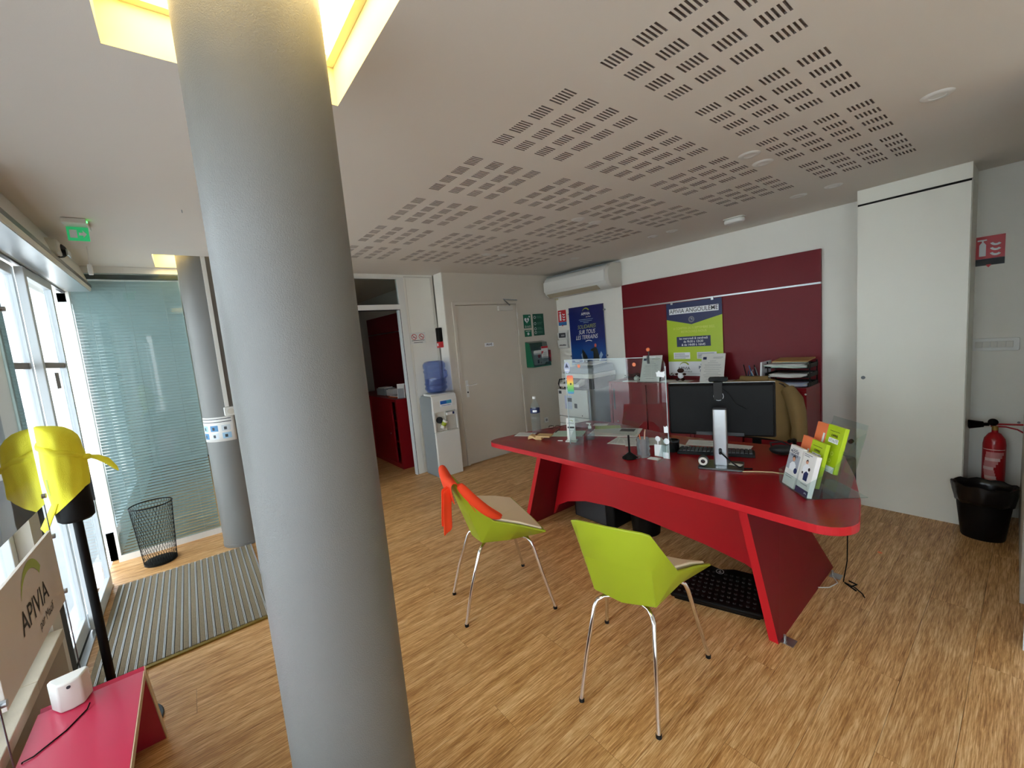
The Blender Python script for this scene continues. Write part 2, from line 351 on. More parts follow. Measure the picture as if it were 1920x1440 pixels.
for i in range(len(xs) - 1):
    xa, xb = xs[i], xs[i + 1]; xm = (xa + xb) / 2
    for j in range(len(ys) - 1):
        ya, yb = ys[j], ys[j + 1]; ym = (ya + yb) / 2
        if any(r[0] < xm < r[1] and r[2] < ym < r[3] for r in REC): continue
        if (xa, xb) in slx and (ya, yb) in sly:
            cb.add([(xa, ya, H), (xb, ya, H), (xb, yb, H), (xa, yb, H), (xa, ya, H + D), (xb, ya, H + D), (xb, yb, H + D), (xa, yb, H + D)],
                   [(0, 1, 5, 4), (1, 2, 6, 5), (2, 3, 7, 6), (3, 0, 4, 7)], 1)
            cb.add([(xa, ya, H + D), (xb, ya, H + D), (xb, yb, H + D), (xa, yb, H + D)], [(0, 1, 2, 3)], 1)
        else:
            cb.add([(xa, ya, H), (xb, ya, H), (xb, yb, H), (xa, yb, H)], [(0, 3, 2, 1)], 0)
ceil_o = struct(cb.build('ceiling', ['ceil', 'felt']))
struct(MB().box(-9.3, -.85, 2.80, 4.85, 4.75, 2.86).build('ceiling_slab', 'ceil'))
for i, (x0, x1, y0, y1) in enumerate(REC):
    t = sroot('trim_%d' % (i + 1), ((x0 + x1) / 2, (y0 + y1) / 2, H)); a, b = (x1 - x0) / 2, (y1 - y0) / 2
    m = MB()
    for (p, q, r_, s_) in ((-a - .012, -b - .012, a + .012, -b), (-a - .012, b, a + .012, b + .012), (-a - .012, -b, -a, b), (a, -b, a + .012, b)): m.box(p, q, .0005, r_, s_, .30)
    m.build('recess_lining', 'cream', t)
    cx, r_ = (-1.243, .165) if i == 0 else (-4.40, .165)
    lp = thing('ceiling_light', ('glowing warm light panel in the ceiling recess around the large column' if i == 0 else 'glowing warm light panel in the small recess above the far column'), 'light', ((x0 + x1) / 2, (y0 + y1) / 2, H + .13))
    ccx = cx - (x0 + x1) / 2; ccy = (.244 if i == 0 else .214) - (y0 + y1) / 2
    n = 40; ro = r_ + .02; out = []; inn = []
    for q in range(n):
        an = 2 * PI * q / n; dx, dy = math.cos(an), math.sin(an)
        inn.append((ccx + ro * dx, ccy + ro * dy))
        tt = min([v for v in (((a - .03) - ccx) / dx if dx > 1e-6 else 9, ((-a + .03) - ccx) / dx if dx < -1e-6 else 9, ((b - .03) - ccy) / dy if dy > 1e-6 else 9, ((-b + .03) - ccy) / dy if dy < -1e-6 else 9) if v > 0])
        out.append((ccx + max(tt, ro + .001) * dx, ccy + max(tt, ro + .001) * dy))
    dm = MB()
    for z in (0, .006): dm.add([(p[0], p[1], z) for p in inn] + [(p[0], p[1], z) for p in out], [(q, (q + 1) % n, n + (q + 1) % n, n + q) for q in range(n)])
    dm.build('diffuser', 'lampw', lp)
    fm = MB()
    for (p, q, r2, s2) in ((-a + .001, -b + .001, a - .001, -b + .028), (-a + .001, b - .028, a - .001, b - .001), (-a + .001, -b + .028, -a + .028, b - .028), (a - .028, -b + .028, a - .001, b - .028)): fm.box(p, q, -.004, r2, s2, .012)
    fm.build('frame', 'cream', lp)

# ---- walls
wb = sroot('wall_back')
MB().box(XD - .02, YB, 0, 1.75, YB + .1, H - .0005).build('wall_surface', 'wall', wb)
wd = sroot('wall_left')      # wall with the private door (X = XD), its return, and the partition plane further left
m = MB(); m.box(XD - .2, YS, 0, XD, 2.70, H - .0005); m.box(XD - .2, 3.76, 0, XD, YB, H - .0005); m.box(XD - .2, 2.70, 2.10, XD, 3.76, H - .0005)
m.build('wall_surface', 'beige', wd)
MB().box(XD - .199, YS - .012, 0, XD - .001, YS - .0005, H - .001).build('return_panel', 'wall', wd)
MB().box(XD + .0005, YS, 0, XD + .009, 2.69, .07).box(XD + .0005, 3.77, 0, XD + .009, YB, .07).build('plinth', 'beige', wd)
wp = sroot('wall_partition')
m = MB(); m.box(XW - .06, .06, 0, XW, 1.18, H - .0005); m.box(XW - .06, 2.19, 0, XW, YS - .012, H - .0005); m.box(XW - .06, 1.18, 2.44, XW, 2.19, H - .0005)
m.build('wall_surface', 'wall', wp)
m = MB(); m.box(XW + .0005, 2.215, .02, XW + .004, 2.218, 2.43); m.box(XW + .0005, 2.55, .02, XW + .006, 2.583, 2.45); m.box(XW + .0005, 2.20, 2.44, XW + .008, 2.585, 2.455)
m.build('joint_strip', 'white2', wp)
# doorway to the red office (frame, transom)
struct(MB().box(XD - .9, 2.73, -.03, XD - .85, YB + .1, H - .001).build('wall_light_seal', 'wall'))  # added unseen wall, stops outside light leaking under the private door
struct(MB().box(XD - .85, YB + .001, -.03, XD - .021, YB + .1, H - .001).build('wall_light_sealback', 'wall'))  # back piece of the same added light seal
d1 = sroot('door_1', (XW, 1.2, 0))
m = MB(); m.box(-.06, .91, 0, .008, .99, 2.44); m.box(-.06, -.02, 0, .008, .04, 2.44); m.box(-.06, .04, 2.06, .008, .91, 2.12); m.box(-.06, .04, 2.42, .008, .91, 2.44)
m.build('frame', 'white', d1, bevel=.002)
m = MB(); m.box(-.05, .902, .0, .002, .910, 2.06); m.box(-.05, .04, 2.052, .002, .902, 2.06); m.build('rubber_seal', 'blackm', d1)
m = MB(); m.box(-.05, .885, .0, .006, .902, 2.052); m.build('edge_strip', 'alupaint', d1)
MB().box(-.028, .04, 2.12, -.022, .91, 2.42).build('transom_pane', 'pane2', d1)
# private door
d2 = sroot('door_2', (XD, 2.735, 0))
m = MB(); m.box(-.05, -.04, 0, .018, 0, 2.11); m.box(-.05, .985, 0, .018, 1.025, 2.11); m.box(-.05, 0, 2.07, .018, .985, 2.11); m.build('frame', 'beige', d2, bevel=.003)
MB().box(-.035, .004, .006, .006, .981, 2.066).build('leaf', 'beige', d2, bevel=.002)
m = MB(); m.box(.006, .045, .89, .014, .085, 1.11); m.build('handle_plate', 'white', d2, bevel=.004)
MB().tube([(.012, .065, 1.045), (.055, .065, 1.045), (.058, .085, 1.045), (.052, .19, 1.05)], .009, 10).build('handle', 'white', d2, smooth=40)
MB().cyl((.0135, .065, .955), (.0155, .065, .955), .011).build('keyhole', 'ink', d2)
MB().box(.006, .66, 1.98, .05, .90, 2.045).build('closer_body', 'white2', d2, bevel=.004)
MB().tube([(.045, .85, 2.05), (.11, .70, 2.125), (.05, .98, 2.12)], .008, 8).build('closer_arm', 'alu', d2, smooth=40)
for z in (.25, .98, 1.62, 1.86): MB().cyl((.022, .99, z), (.022, .99, z + .09), .008, n=10).build('hinge', 'white2', d2, smooth=40)
t = MB(); t.box(.0062, .40, 1.515, .0085, .545, 1.565, 0); o = t.build('sign_plate', 'inkw', d2)
s = MB(); s.T = Matrix.Translation((.0087, .472, 1.54)) @ Matrix.Rotation(PI / 2, 4, 'Z'); text(s, 'PRIVÉ', .038, 0, 0, 0, 0, bold=.02); s.build('lettering', 'ink', d2)

# ---- shop front
wf = sroot('wall_front')
MB().box(-2.66, -.72, 0, 4.75, -.60, .445).build('dado', 'dado', wf)
m = MB(); xx = -2.66
while xx < 4.7:
    m.box(xx + .001, -.72, .446, min(xx + .40, 4.74) - .001, -.59, .49); xx += .40
m.build('sill_stone', 'stone', wf, bevel=.003)
MB().box(-2.80, -.74, 0, -2.665, -.62, 2.27).build('jamb', 'white2', wf)
MB().box(-9.2, -.85, 2.30, 4.75, -.70, H - .001).build('lintel', 'wall', wf)
win = sroot('window_1', (-2.66, -.70, .49))
m = MB(); L = 7.35  # far bays out of view, added to bring more daylight into the room
for a, b in ((0, .05), (1.42, 1.47), (2.88, 2.93), (4.40, 4.45), (5.90, 5.95), (L - .05, L)): m.box(a, -.03, 0, b, .03, 1.80)
m.box(0, -.03, 0, L, .03, .05); m.box(0, -.03, 1.75, L, .03, 1.80); m.build('frame', 'alupaint', win, bevel=.003)
for a, b in ((.05, 1.42), (1.47, 2.88), (2.93, 4.40), (4.45, 5.90), (5.95, L - .05)): MB().box(a, -.004, .05, b, .004, 1.75).build('pane', 'pane', win)
# sliding entrance door : two leaves + black jamb + header
d3 = sroot('door_3', (-4.24, FY, 0))
def leaf(x0, x1, y, nm='leaf_frame'):
    m = MB(); z1 = 2.25
    m.box(x0, y - .018, .02, x0 + .045, y + .018, z1); m.box(x1 - .045, y - .018, .02, x1, y + .018, z1)
    m.box(x0 + .045, y - .018, .02, x1 - .045, y + .018, .11); m.box(x0 + .045, y - .018, z1 - .05, x1 - .045, y + .018, z1)
    f = m.build(nm, 'alupaint', d3, bevel=.003)
    MB().box(x0 + .045, y - .004, .11, x1 - .045, y + .004, z1 - .05).build('pane', 'pane', f)
    m = MB(); m.box(x0 + .045, y - .010, 1.665, x1 - .045, y + .010, 1.70); m.build('cross_bar', 'papg', f)
    return f
lf1 = leaf(0, .64, 0); lf2 = leaf(.60, 1.26, -.045)
MB().box(.03, -.019, .7, .05, .024, 1.0).build('leaf_gasket', 'blackm', d3)
s = MB(); s.T = Matrix.Translation((.32, -.0, 0)); rect(s, -.08, 1.53, .03, 1.635, .006, 0); s.build('notice_sticker', 'papg', lf1)
s = MB(); s.T = Matrix.Translation((.98, -.045, 0)) @ Matrix.Rotation(PI, 4, 'Z'); text(s, 'HORAIRES', .045, 0, 1.44, -.006, 0); text(s, 'D\'OUVERTURE', .036, 0, 1.39, -.006, 0); s.build('lettering', 'sblue', lf2)
MB().box(1.265, -.03, 0, 1.41, .03, 2.27).build('black_post', 'black', d3, bevel=.004)
m = MB(); m.box(-.06, -.075, 0.0005, 1.26, -.02, .012); m.build('door_track', 'blackm', d3)
m = MB(); m.box(-.06, -.02, 0.0005, 1.26, .012, .014); m.build('threshold_strip', 'alu', d3)
m = MB(); m.prism([(-.05, 2.275), (.15, 2.275), (.155, 2.30), (.11, H - .001), (-.05, H - .001)], -.54, 1.64, 'YZ'); hd = m.build('header_casing', 'white', d3, bevel=.004)
m = MB(); m.box(-.54, .150, 2.30, 1.64, .1565, 2.325); m.box(-.54, -.02, 2.262, 1.64, .0, 2.2745); m.build('header_rail', 'alud', hd)
m = MB(); m.box(-.54, .02, 2.27, 1.64, .145, 2.2745); m.build('header_strip', 'alu', hd)
se = MB(); se.sphere((0, 0, 0), .07, sc=(1.3, .55, .6)); so = se.build('door_sensor', 'black', d3, smooth=60); so.location = (.50, .155, 2.375)
m = MB(); m.box(-.13, -.03, -.04, .02, .03, .045); so2 = m.build('sensor_housing', 'white2', so, bevel=.012); so2.location = (.12, -.01, 0)
m = MB(); m.box(-.05, .038, -.035, .05, .045, .0); m.build('sensor_lens', 'alu', so)
# fixed glazing of the side room
w2 = sroot('window_2', (-9.0, -.70, 0))
m = MB()
for a in (2.05, 3.1, 4.10): m.box(a, -.03, 0, a + .05, .03, 2.27)
m.box(2.05, -.03, 0, 4.15, .03, .25); m.box(2.05, -.03, 2.2, 4.15, .03, 2.27); m.build('frame', 'alupaint', w2)
MB().box(2.1, -.004, .25, 4.1, .004, 2.2).build('pane', 'pane', w2)
struct(MB().box(-9.2, -.75, -.05, -6.952, -.65, 2.30).build('wall_added_blank', 'wall'))  # blank wall added in place of glazing, cuts daylight to the far office
struct(MB().box(-9.2, 1.08, -.0074, XW - .061, 1.17, H - .001).build('wall_added_divider', 'wall'))  # unseen wall added to keep window light out of the red office
# glass partition with blinds
gp = sroot('wall_glass', (XW, -.67, 0))
m = MB(); m.box(-.03, 0, 0, .012, .73, .055); m.box(-.03, 0, 2.42, .012, .73, H - .001); m.box(-.03, 0, .055, .004, .02, 2.42); m.build('frame', 'white', gp)
MB().box(.004, .02, .055, .010, .73, 2.42).build('pane', 'pane2', gp)
m = MB(); m.box(-.05, .02, 2.375, -.015, .72, 2.415); m.build('blind_headrail', 'alud', gp)
sl = None; z = .07
while z < 2.37:
    if sl is None:
        a = MB(); rows = []
        for q in range(5):
            u = -1 + q / 2; rows.append([(-.034 + .008 * u, .025, .0118 * u + .0012 * (1 - u * u)), (-.034 + .008 * u, .715, .0118 * u + .0012 * (1 - u * u))])
        a.grid(rows); sl = a.build('slat', 'slat', gp, smooth=60); sl.location.z = z
    else:
        c_ = sl.copy(); C.objects.link(c_); c_.parent = gp; c_.location.z = z
    z += .0262
for y in (.12, .36, .60): MB().cyl((-.022, y, .07), (-.022, y, 2.38), .0009, n=6).build('ladder_cord', 'white', gp)
# other walls (out of frame or just at its edge)
struct(MB().hexa([(-.040, YB, 0), (-.012, 3.23, 0), (.10, 3.23, 0), (.10, YB, 0)], [(-.040, YB, H - .001), (-.012, 3.23, H - .001), (.10, 3.23, H - .001), (.10, YB, H - .001)]).build('wall_right', 'wallr'))
struct(MB().box(.006, 2.78, 0, .10, 3.229, H - .001).build('trim_3', 'alupaint'))
struct(MB().box(4.65, -.6, -.05, 4.75, 3.1, H - .001).build('wall_end', 'wall'))
struct(MB().box(.10, 2.9, 0, 4.65, 3.0, H - .001).build('wall_niche', 'wall'))
off = sroot('wall_office'); m = MB(); m.box(-9.2, 2.62, -.03, XD - .2, 2.72, H - .001); m.box(-9.3, -.72, -.05, -9.2, 2.72, H - .001); m.build('wall_surface', 'wall', off)
struct(MB().box(-.30, YB - .010, .0005, -.045, YB - .0005, .075).build('baseboard_back', 'white2'))
struct(MB().box(-1.20, YB - .010, .0005, -.885, YB - .0005, .075).build('baseboard_corner', 'white2'))

# ---- columns
def column(name, cx, cy, label):
    t = thing(name, label, 'column', (cx, cy, 0))
    MB().cyl((0, 0, 0), (0, 0, 2.62), .165, n=96).build('shaft', 'col', t, smooth=40)
    MB().lathe([(.166, .0), (.1685, .002), (.1685, .03), (.166, .032)], n=96).build('foot_seal', 'col', t, smooth=30)
    return t
column('column', -1.243, .244, 'large pale grey round column in the foreground')
c2 = column('column', -4.40, .214, 'pale grey round column carrying a notice at the end of the entrance mat')

# ================================================================== OUTSIDE
gs = MB(); gs.box(-30, -12, -.12, 20, -.86, -.02); tag(gs.build('street_ground', 'pave'), kind='structure')
struct(MB().box(-12, -2.5, 2.95, 8, -.851, 3.10).build('trim_4', 'facade'))  # unseen canopy, added to keep sky light off the entrance and pavement
fb = thing('building', 'pale street building seen through the entrance glass', 'building', (-6, -9, 0))
MB().box(-16, -1, -.02, 16, 0, 6.0).build('wall', 'facade', fb)
for i in range(9):
    for j in (0, 1):
        MB().box(-14 + i * 3.2, 0.001, .9 + j * 2.6, -12.9 + i * 3.2, .03, 2.4 + j * 2.6).build('window', 'fglass', fb)

# ================================================================== CEILING FITTINGS
def spot(x, y, label, proto=[None]):
    if proto[0] is None:
        t = thing('recessed_spotlight', label, 'spotlight', (x, y, H), 0, 'recessed ceiling spotlights')
        MB().lathe([(.030, -.0006), (.030, -.006), (.046, -.0065), (.055, -.0005), (.030, -.0004)], n=28).build('ring', 'white', t, smooth=40)
        MB().lathe([(.0, -.0015), (.018, -.002), (.0295, -.0045), (.0295, -.0008), (0, -.0008)], n=24).build('lamp_glass', 'white', t, smooth=40)
        proto[0] = t
    else:
        t = copy_tree(proto[0]); t.location = (x, y, H); t['label'] = label
spot(-.300, 2.674, 'round ceiling spotlight nearest the tall white cupboard, alone')
spot(-1.002, 2.545, 'ceiling spotlight right of centre between slot blocks, left one of the near pair')
spot(-1.012, 2.751, 'ceiling spotlight right of centre between slot blocks, right one of the near pair')
spot(-1.150, 3.777, 'ceiling spotlight above the right end of the red wall panel')
spot(-.932, 3.768, 'ceiling spotlight next to the top left corner of the tall cupboard')
spot(-2.252, 2.547, 'ceiling spotlight in mid ceiling between slot blocks, left one of its pair')
spot(-2.263, 2.763, 'ceiling spotlight in mid ceiling between slot blocks, right one of its pair')
spot(-2.384, 3.772, 'ceiling spotlight above the timetable poster, left one of its pair')
spot(-2.180, 3.773, 'ceiling spotlight above the timetable poster, right one of its pair')
spot(-3.536, 2.567, 'ceiling spotlight above the private door, left one of its pair')
spot(-3.512, 2.762, 'ceiling spotlight above the private door, right one of its pair')
spot(-3.622, 3.766, 'ceiling spotlight in front of the air conditioner, left one of its pair')
spot(-3.430, 3.777, 'ceiling spotlight in front of the air conditioner, right one of its pair')
t = thing('smoke_detector', 'white rounded emergency light box on the ceiling before the red panel', 'ceiling fitting', (-1.68, 3.93, H))
MB().prism(rrect(-.085, -.05, .085, .05, .03), -.008, -.0005).build('base_plate', 'white2', t, smooth=40)
MB().prism(rrect(-.08, -.045, .08, .045, .035), -.045, -.008).build('cover', 'white', t, smooth=50, bevel=.012)
t = thing('exit_sign', 'green lit exit sign hanging from the ceiling near the entrance', 'exit sign', (-3.50, -.38, H))
MB().box(-.02, -.05, -.028, .16, .05, -.0005).build('housing', 'white', t, bevel=.004)
MB().box(.065, -.045, -.105, .071, .045, -.029).build('acrylic_blade', 'exitg', t)
s = MB(); s.T = Matrix.Translation((.0725, 0, 0)) @ Matrix.Rotation(PI / 2, 4, 'Z'); rect(s, -.034, -.09, -.004, -.045, 0, 0); poly(s, [(.004, -.075), (.020, -.075), (.020, -.088), (.036, -.067), (.020, -.046), (.020, -.059), (.004, -.059)], 0, 0); s.build('pictogram', 'inkw', t)
MB().cyl((.13, .048, -.012), (.13, .053, -.012), .006, n=10).build('status_light', 'led', t)
tag(MB().tube([(-4.05, -.42, H - .001), (-4.052, -.42, H - .05), (-4.06, -.425, H - .12)], .002, 6).build('hanging_wire', 'white'), 'thin white wire dangling from the ceiling behind the exit sign', 'wire')
tag(MB().box(-4.075, -.437, H - .19, -4.045, -.413, H - .1205).build('pull_tag', 'white', bevel=.004), 'small white tag hanging on the wire behind the exit sign', 'tag')
tag(MB().tube([(-3.0, .10, H - .0005), (-3.0, .10, H - .012), (-2.985, .10, H - .02), (-2.98, .10, H - .01)], .0025, 6).build('ceiling_hook', 'alu'), 'tiny metal ceiling hook beside the large column', 'hook')

# ================================================================== ENTRANCE
t = thing('entrance_mat', 'brown ribbed entrance mat with aluminium rails by the glass door', 'mat', (-4.22, -.625, 0))
MB().box(0, 0, .0005, 1.28, .86, .004).build('mat_base', 'blackm', t)
n = 22; pit = .86 / n; a = b = None
for i in range(n):
    y = i * pit
    if a is None:
        m = MB(); m.box(.004, .003, .0045, 1.276, pit - .011, .013); a = m.build('carpet_strip', 'matc', t, bevel=.002, seg=1)
        m = MB(); m.box(.004, 0, .0042, 1.276, .0034, .0134); m.box(.004, .0060, .0042, 1.276, .0092, .0128); b = m.build('metal_rail', 'railm', t)
        b.location.y = pit - .0105
    else:
        for src, dy in ((a, 0), (b, pit - .0105)):
            c_ = src.copy(); C.objects.link(c_); c_.parent = t; c_.location.y = y + dy
m = MB(); m.box(1.28, -.005, .0005, 1.305, .87, .010); m.build('edge_trim', 'brass', t)
t = thing('wastebasket', 'black wire mesh wastebasket against the glass partition', 'bin', (-4.50, -.385, 0))
def ell(r, z, k=1.0, n=40): return [(r * math.cos(2 * PI * i / n), r * math.sin(2 * PI * i / n) * k, z) for i in range(n + 1)]
MB().lathe([(.105, .0), (.11, .004), (.11, .02), (.107, .022), (0, .022)], n=40).build('base', 'black', t, smooth=40)
MB().tube(ell(.138, .50), .005, 8, caps=False).build('rim', 'black', t, smooth=60)
m = MB(); nn = 40; zz = 16
for i in range(nn):
    a0 = 2 * PI * i / nn
    for sgn in (1, -1):
        pts = [((.108 + .030 * q / 6) * math.cos(a0 + sgn * q * .16), (.108 + .030 * q / 6) * math.sin(a0 + sgn * q * .16), .02 + .48 * q / 6) for q in range(7)]
        m.tube(pts, .0011, 3, caps=False)
for q in range(1, zz): m.tube(ell(.108 + .03 * q / zz, .02 + .48 * q / zz, 1, 30), .0008, 3, caps=False)
tag(m.build('wire_mesh', 'black', t), kind='stuff')
# notice, trunking, switch on the far column
o = MB()
def curved(mb, a0, a1, z0, z1, r, mi=0, n=16):
    mb.grid([[(r * math.cos(a0 + (a1 - a0) * i / n), r * math.sin(a0 + (a1 - a0) * i / n), z0), (r * math.cos(a0 + (a1 - a0) * i / n), r * math.sin(a0 + (a1 - a0) * i / n), z1)] for i in range(n + 1)], mi)
nt_ = thing('notice', 'white hygiene notice with six small pictures taped round the far column', 'notice', (-4.40, .214, 0))
curved(o, math.radians(-88), math.radians(16), .945, 1.155, .1668); o.build('sheet', 'paper', nt_, smooth=60, solid=.0006)
o = MB()
for r_ in range(2):
    for c_ in range(3):
        a0 = math.radians(-80 + c_ * 31); curved(o, a0, a0 + math.radians(22), 1.035 - r_ * .065, 1.085 - r_ * .065, .1676, (0, 1, 2)[(c_ + r_) % 3], 6)
        curved(o, a0 + math.radians(6), a0 + math.radians(13), 1.045 - r_ * .065, 1.07 - r_ * .065, .1680, 3, 4)
for z in (1.135, 1.110): curved(o, math.radians(-82), math.radians(8), z, z + .006, .1676, 3)
o.build('pictures', [mat('pale_blue_print', '#9fc4dc', .6), mat('mid_blue_print', '#4f86b0', .6), mat('pale_grey_print', '#cdd6da', .6), 'papd'], nt_, smooth=60)
t = thing('cable_trunking', 'narrow white cable trunking running up the far column to its switch', 'trunking', (-4.40, .214, 0))
m = MB(); m.T = Matrix.Rotation(math.radians(3), 4, 'Z'); m.box(.1655, -.014, 1.235, .182, .014, 2.62); m.build('channel', 'white', t)
t = thing('wall_switch', 'white surface switch box at the foot of the column trunking', 'switch', (-4.40, .214, 1.195))
m = MB(); m.T = Matrix.Rotation(math.radians(7), 4, 'Z'); m.prism(rrect(-.038, -.037, .038, .037, .008), .166, .196, 'YZ'); m.build('box', 'white', t, bevel=.003, smooth=40)
m = MB(); m.T = Matrix.Rotation(math.radians(7), 4, 'Z'); m.cyl((.196, .006, 0), (.202, .006, 0), .024, n=24); m.build('rocker', 'white2', t, smooth=40)
t = thing('coat_hook', 'small round black metal knob hook on the pale wall behind the far column', 'hook', (XW, .285, 1.412))
MB().cyl((.0005, 0, 0), (.008, 0, 0), .028, n=24).build('rose', 'black', t, smooth=40)
MB().lathe([(0, .034), (.018, .030), (.021, .02), (.010, .01), (.010, .008), (0, .008)], n=20).build('grip', 'chrome', t, smooth=50).rotation_euler = (0, PI / 2, 0)

# display stand with the yellow scarf
px, py = -2.482, -.446
t = thing('display_stand', 'black stand with a round flat foot and a bust top behind the red bench', 'display stand', (px, py, 0))
MB().lathe([(0, .0005), (.145, .0005), (.145, .006), (.141, .009), (0, .010)], n=56).build('foot_disc', mat('blue_black_metal', '#232f3a', .35), t, smooth=30)
MB().cyl((0, 0, .009), (0, 0, 1.015), .0155, n=20).build('pole', 'black', t, smooth=40)
MB().lathe([(0, 1.0), (.046, 1.002), (.056, 1.012), (.058, 1.04), (.056, 1.10), (.056, 1.20), (.057, 1.28), (.048, 1.32), (.028, 1.34), (0, 1.345)], n=36).build('bust', 'black', t, smooth=40)
ys_ = tag(thing('bandana', 'bright yellow bandana tied over the black bust stand', 'bandana', (px, py, 0)))
m = MB(); rows = []; n = 40
for j in range(17):
    row = []; u = j / 16
    for i in range(n + 1):
        a_ = 2 * PI * (i % n) / n; sy = math.sin(a_)                      # sy = +1 on the side towards the room
        low = 1.095 + .055 * sy; hi = 1.372 - .040 * sy
        if u < .75: q = u / .75; z = low + (hi - low) * q; r = .0605 + .0045 * math.sin(q * PI) + .0018 * math.sin(a_ * 6 + q * 8) + .0015 * math.sin(a_ * 11 - q * 5)
        else: q = (u - .75) / .25; r = .0605 * math.cos(q * PI / 2) + .0005; z = hi + (1.405 - .018 * sy * (1 - q) - hi) * math.sin(q * PI / 2)
        row.append((r * math.cos(a_), r * math.sin(a_) - .006 * u, z))
    rows.append(row)
m.grid(rows); m.build('cloth', 'yellow', ys_, smooth=60)
m = MB(); pts = []; rr = []
for i in range(17):
    a_ = math.radians(-120 + 205 * i / 16); pts.append((.0615 * math.cos(a_), .0615 * math.sin(a_) - .003, 1.352 - .0055 * i + .003 * math.sin(i * 1.3))); rr.append(.005 + .008 * math.sin(PI * i / 16))
m.tube(pts, rr, 10); m.build('rolled_fold', 'yellow', ys_, smooth=60)
m = MB(); m.sphere((.018, .068, 1.262), .013, sc=(1, 1.2, 1)); m.tube([(.018, .075, 1.262), (.022, .10, 1.252), (.026, .125, 1.232), (.03, .148, 1.196), (.03, .155, 1.180)], [.006, .011, .013, .008, .002], 8); m.build('knot_tail', 'yellow', ys_, smooth=60)
m = MB(); m.grid([[(.052 - .006 * q, -.034 - .013 * q, 1.075 - .030 * q + .02), (.02 - .002 * q, -.058 - .011 * q, 1.09 - .022 * q)] for q in range(5)]); m.build('hanging_corner', 'yellow', ys_, smooth=60, solid=.003)
m = MB(); curved(m, math.radians(-62), math.radians(-50), 1.13, 1.20, .0665); m.build('print', 'limed', ys_)
# dark lettering printed along the hanging edge

# red bench
t = thing('bench', 'low crimson red bench with a splayed panel leg under the shop window', 'bench', (-2.10, -.565, 0))
MB().box(0, 0, .42, 2.4, .275, .45).build('seat', 'bench', t)
MB().box(0.002, .2755, .4205, 2.4, .2785, .4495).build('raw_edge', 'rawedge', t)
m = MB(); m.hexa([(-.235, 0, 0), (-.20, 0, 0), (-.20, .275, 0), (-.235, .275, 0)], [(-.03, 0, .45), (.0, 0, .4195), (.0, .275, .4195), (-.03, .275, .45)])
m.build('leg', 'bench', t)
m = MB(); m.hexa([(-.235, .2755, 0), (-.20, .2755, 0), (-.20, .2785, 0), (-.235, .2785, 0)], [(-.03, .2755, .45), (.0, .2755, .4195), (.0, .2785, .4195), (-.03, .2785, .45)]); m.build('leg_edge', 'rawedge', t)
MB().hexa([(2.60, 0, 0), (2.635, 0, 0), (2.635, .275, 0), (2.60, .275, 0)], [(2.40, 0, .4195), (2.43, 0, .45), (2.43, .275, .45), (2.40, .275, .4195)]).build('leg', 'bench', t)
t = thing('speaker', 'small white rounded speaker standing on the red bench', 'speaker', (-2.075, -.475, .4505), math.radians(8))
MB().prism([(-.02, -.052), (.028, -.030), (.036, 0), (.028, .030), (-.02, .052), (-.034, .045), (-.034, -.045)], 0, .102).build('body', 'white', t, bevel=.006, smooth=40, seg=3)
MB().cyl((.033, 0, .085), (.0375, 0, .085), .0055, n=16).build('sensor_window', 'papd', t)
tag(MB().tube([(-2.02, -.425, .46), (-2.0, -.43, .453), (-1.93, -.47, .4525), (-1.87, -.53, .453), (-1.865, -.552, .454), (-1.87, -.57, .40), (-1.88, -.575, .2), (-1.88, -.578, .01)], .0022, 8).build('cable', 'black', smooth=60), 'thin black cable running from the white speaker over the bench', 'cable')
# window displays on cables
def display(z0, z1, x0, x1, name, label, fill):
    t = thing(name, label, 'poster', (x0, -.505, z0))
    MB().box(0, -.005, 0, x1 - x0, .005, z1 - z0).build('panel', fill, t, bevel=.001)
    for (a_, b_) in ((-.012, .03), (-.012, z1 - z0 - .03), (x1 - x0 + .012, .03), (x1 - x0 + .012, z1 - z0 - .03)):
        MB().cyl((a_, -.011, b_), (a_, .011, b_), .0095, n=16).build('clip', 'alu', t, smooth=40)
    return t
lp = display(.725, 1.015, -2.36, -1.68, 'window_poster', 'white window poster printed with a green arc, hanging low in the shop window', mat('warm_white_panel', '#d9cfc6', .35))
s = MB(); s.T = Matrix.Translation((.68, .0055, 0)) @ Matrix.Rotation(PI, 4, 'Z'); logo(s, .355, .128, .10, -.0003, 0, 1, None); text(s, 'par Macif', .045, .44, .055, -.0003, 0); s.build('lettering', ['ink', mat('olive_print', '#a3b84a', .5)], lp)
display(1.12, 1.90, -2.36, -1.62, 'window_poster', 'dark glossy window poster hanging above the white one in the shop window', 'display')
for xx, lb in ((-2.374, 'steel cable holding the display panels on the entrance door side'), (-1.655, 'steel cable holding the display panels on the window side')):
    zb = .4505 if xx > -2.2 else .0108
    t = thing('steel_cable', lb, 'cable', (xx, -.505, zb))
    MB().cyl((0, 0, 0), (0, 0, .03), .008, n=14).build('anchor', 'alu', t, smooth=40)
    MB().cyl((0, 0, .0302), (0, 0, H - .002 - zb), .0018, n=6).build('wire', 'alud', t)

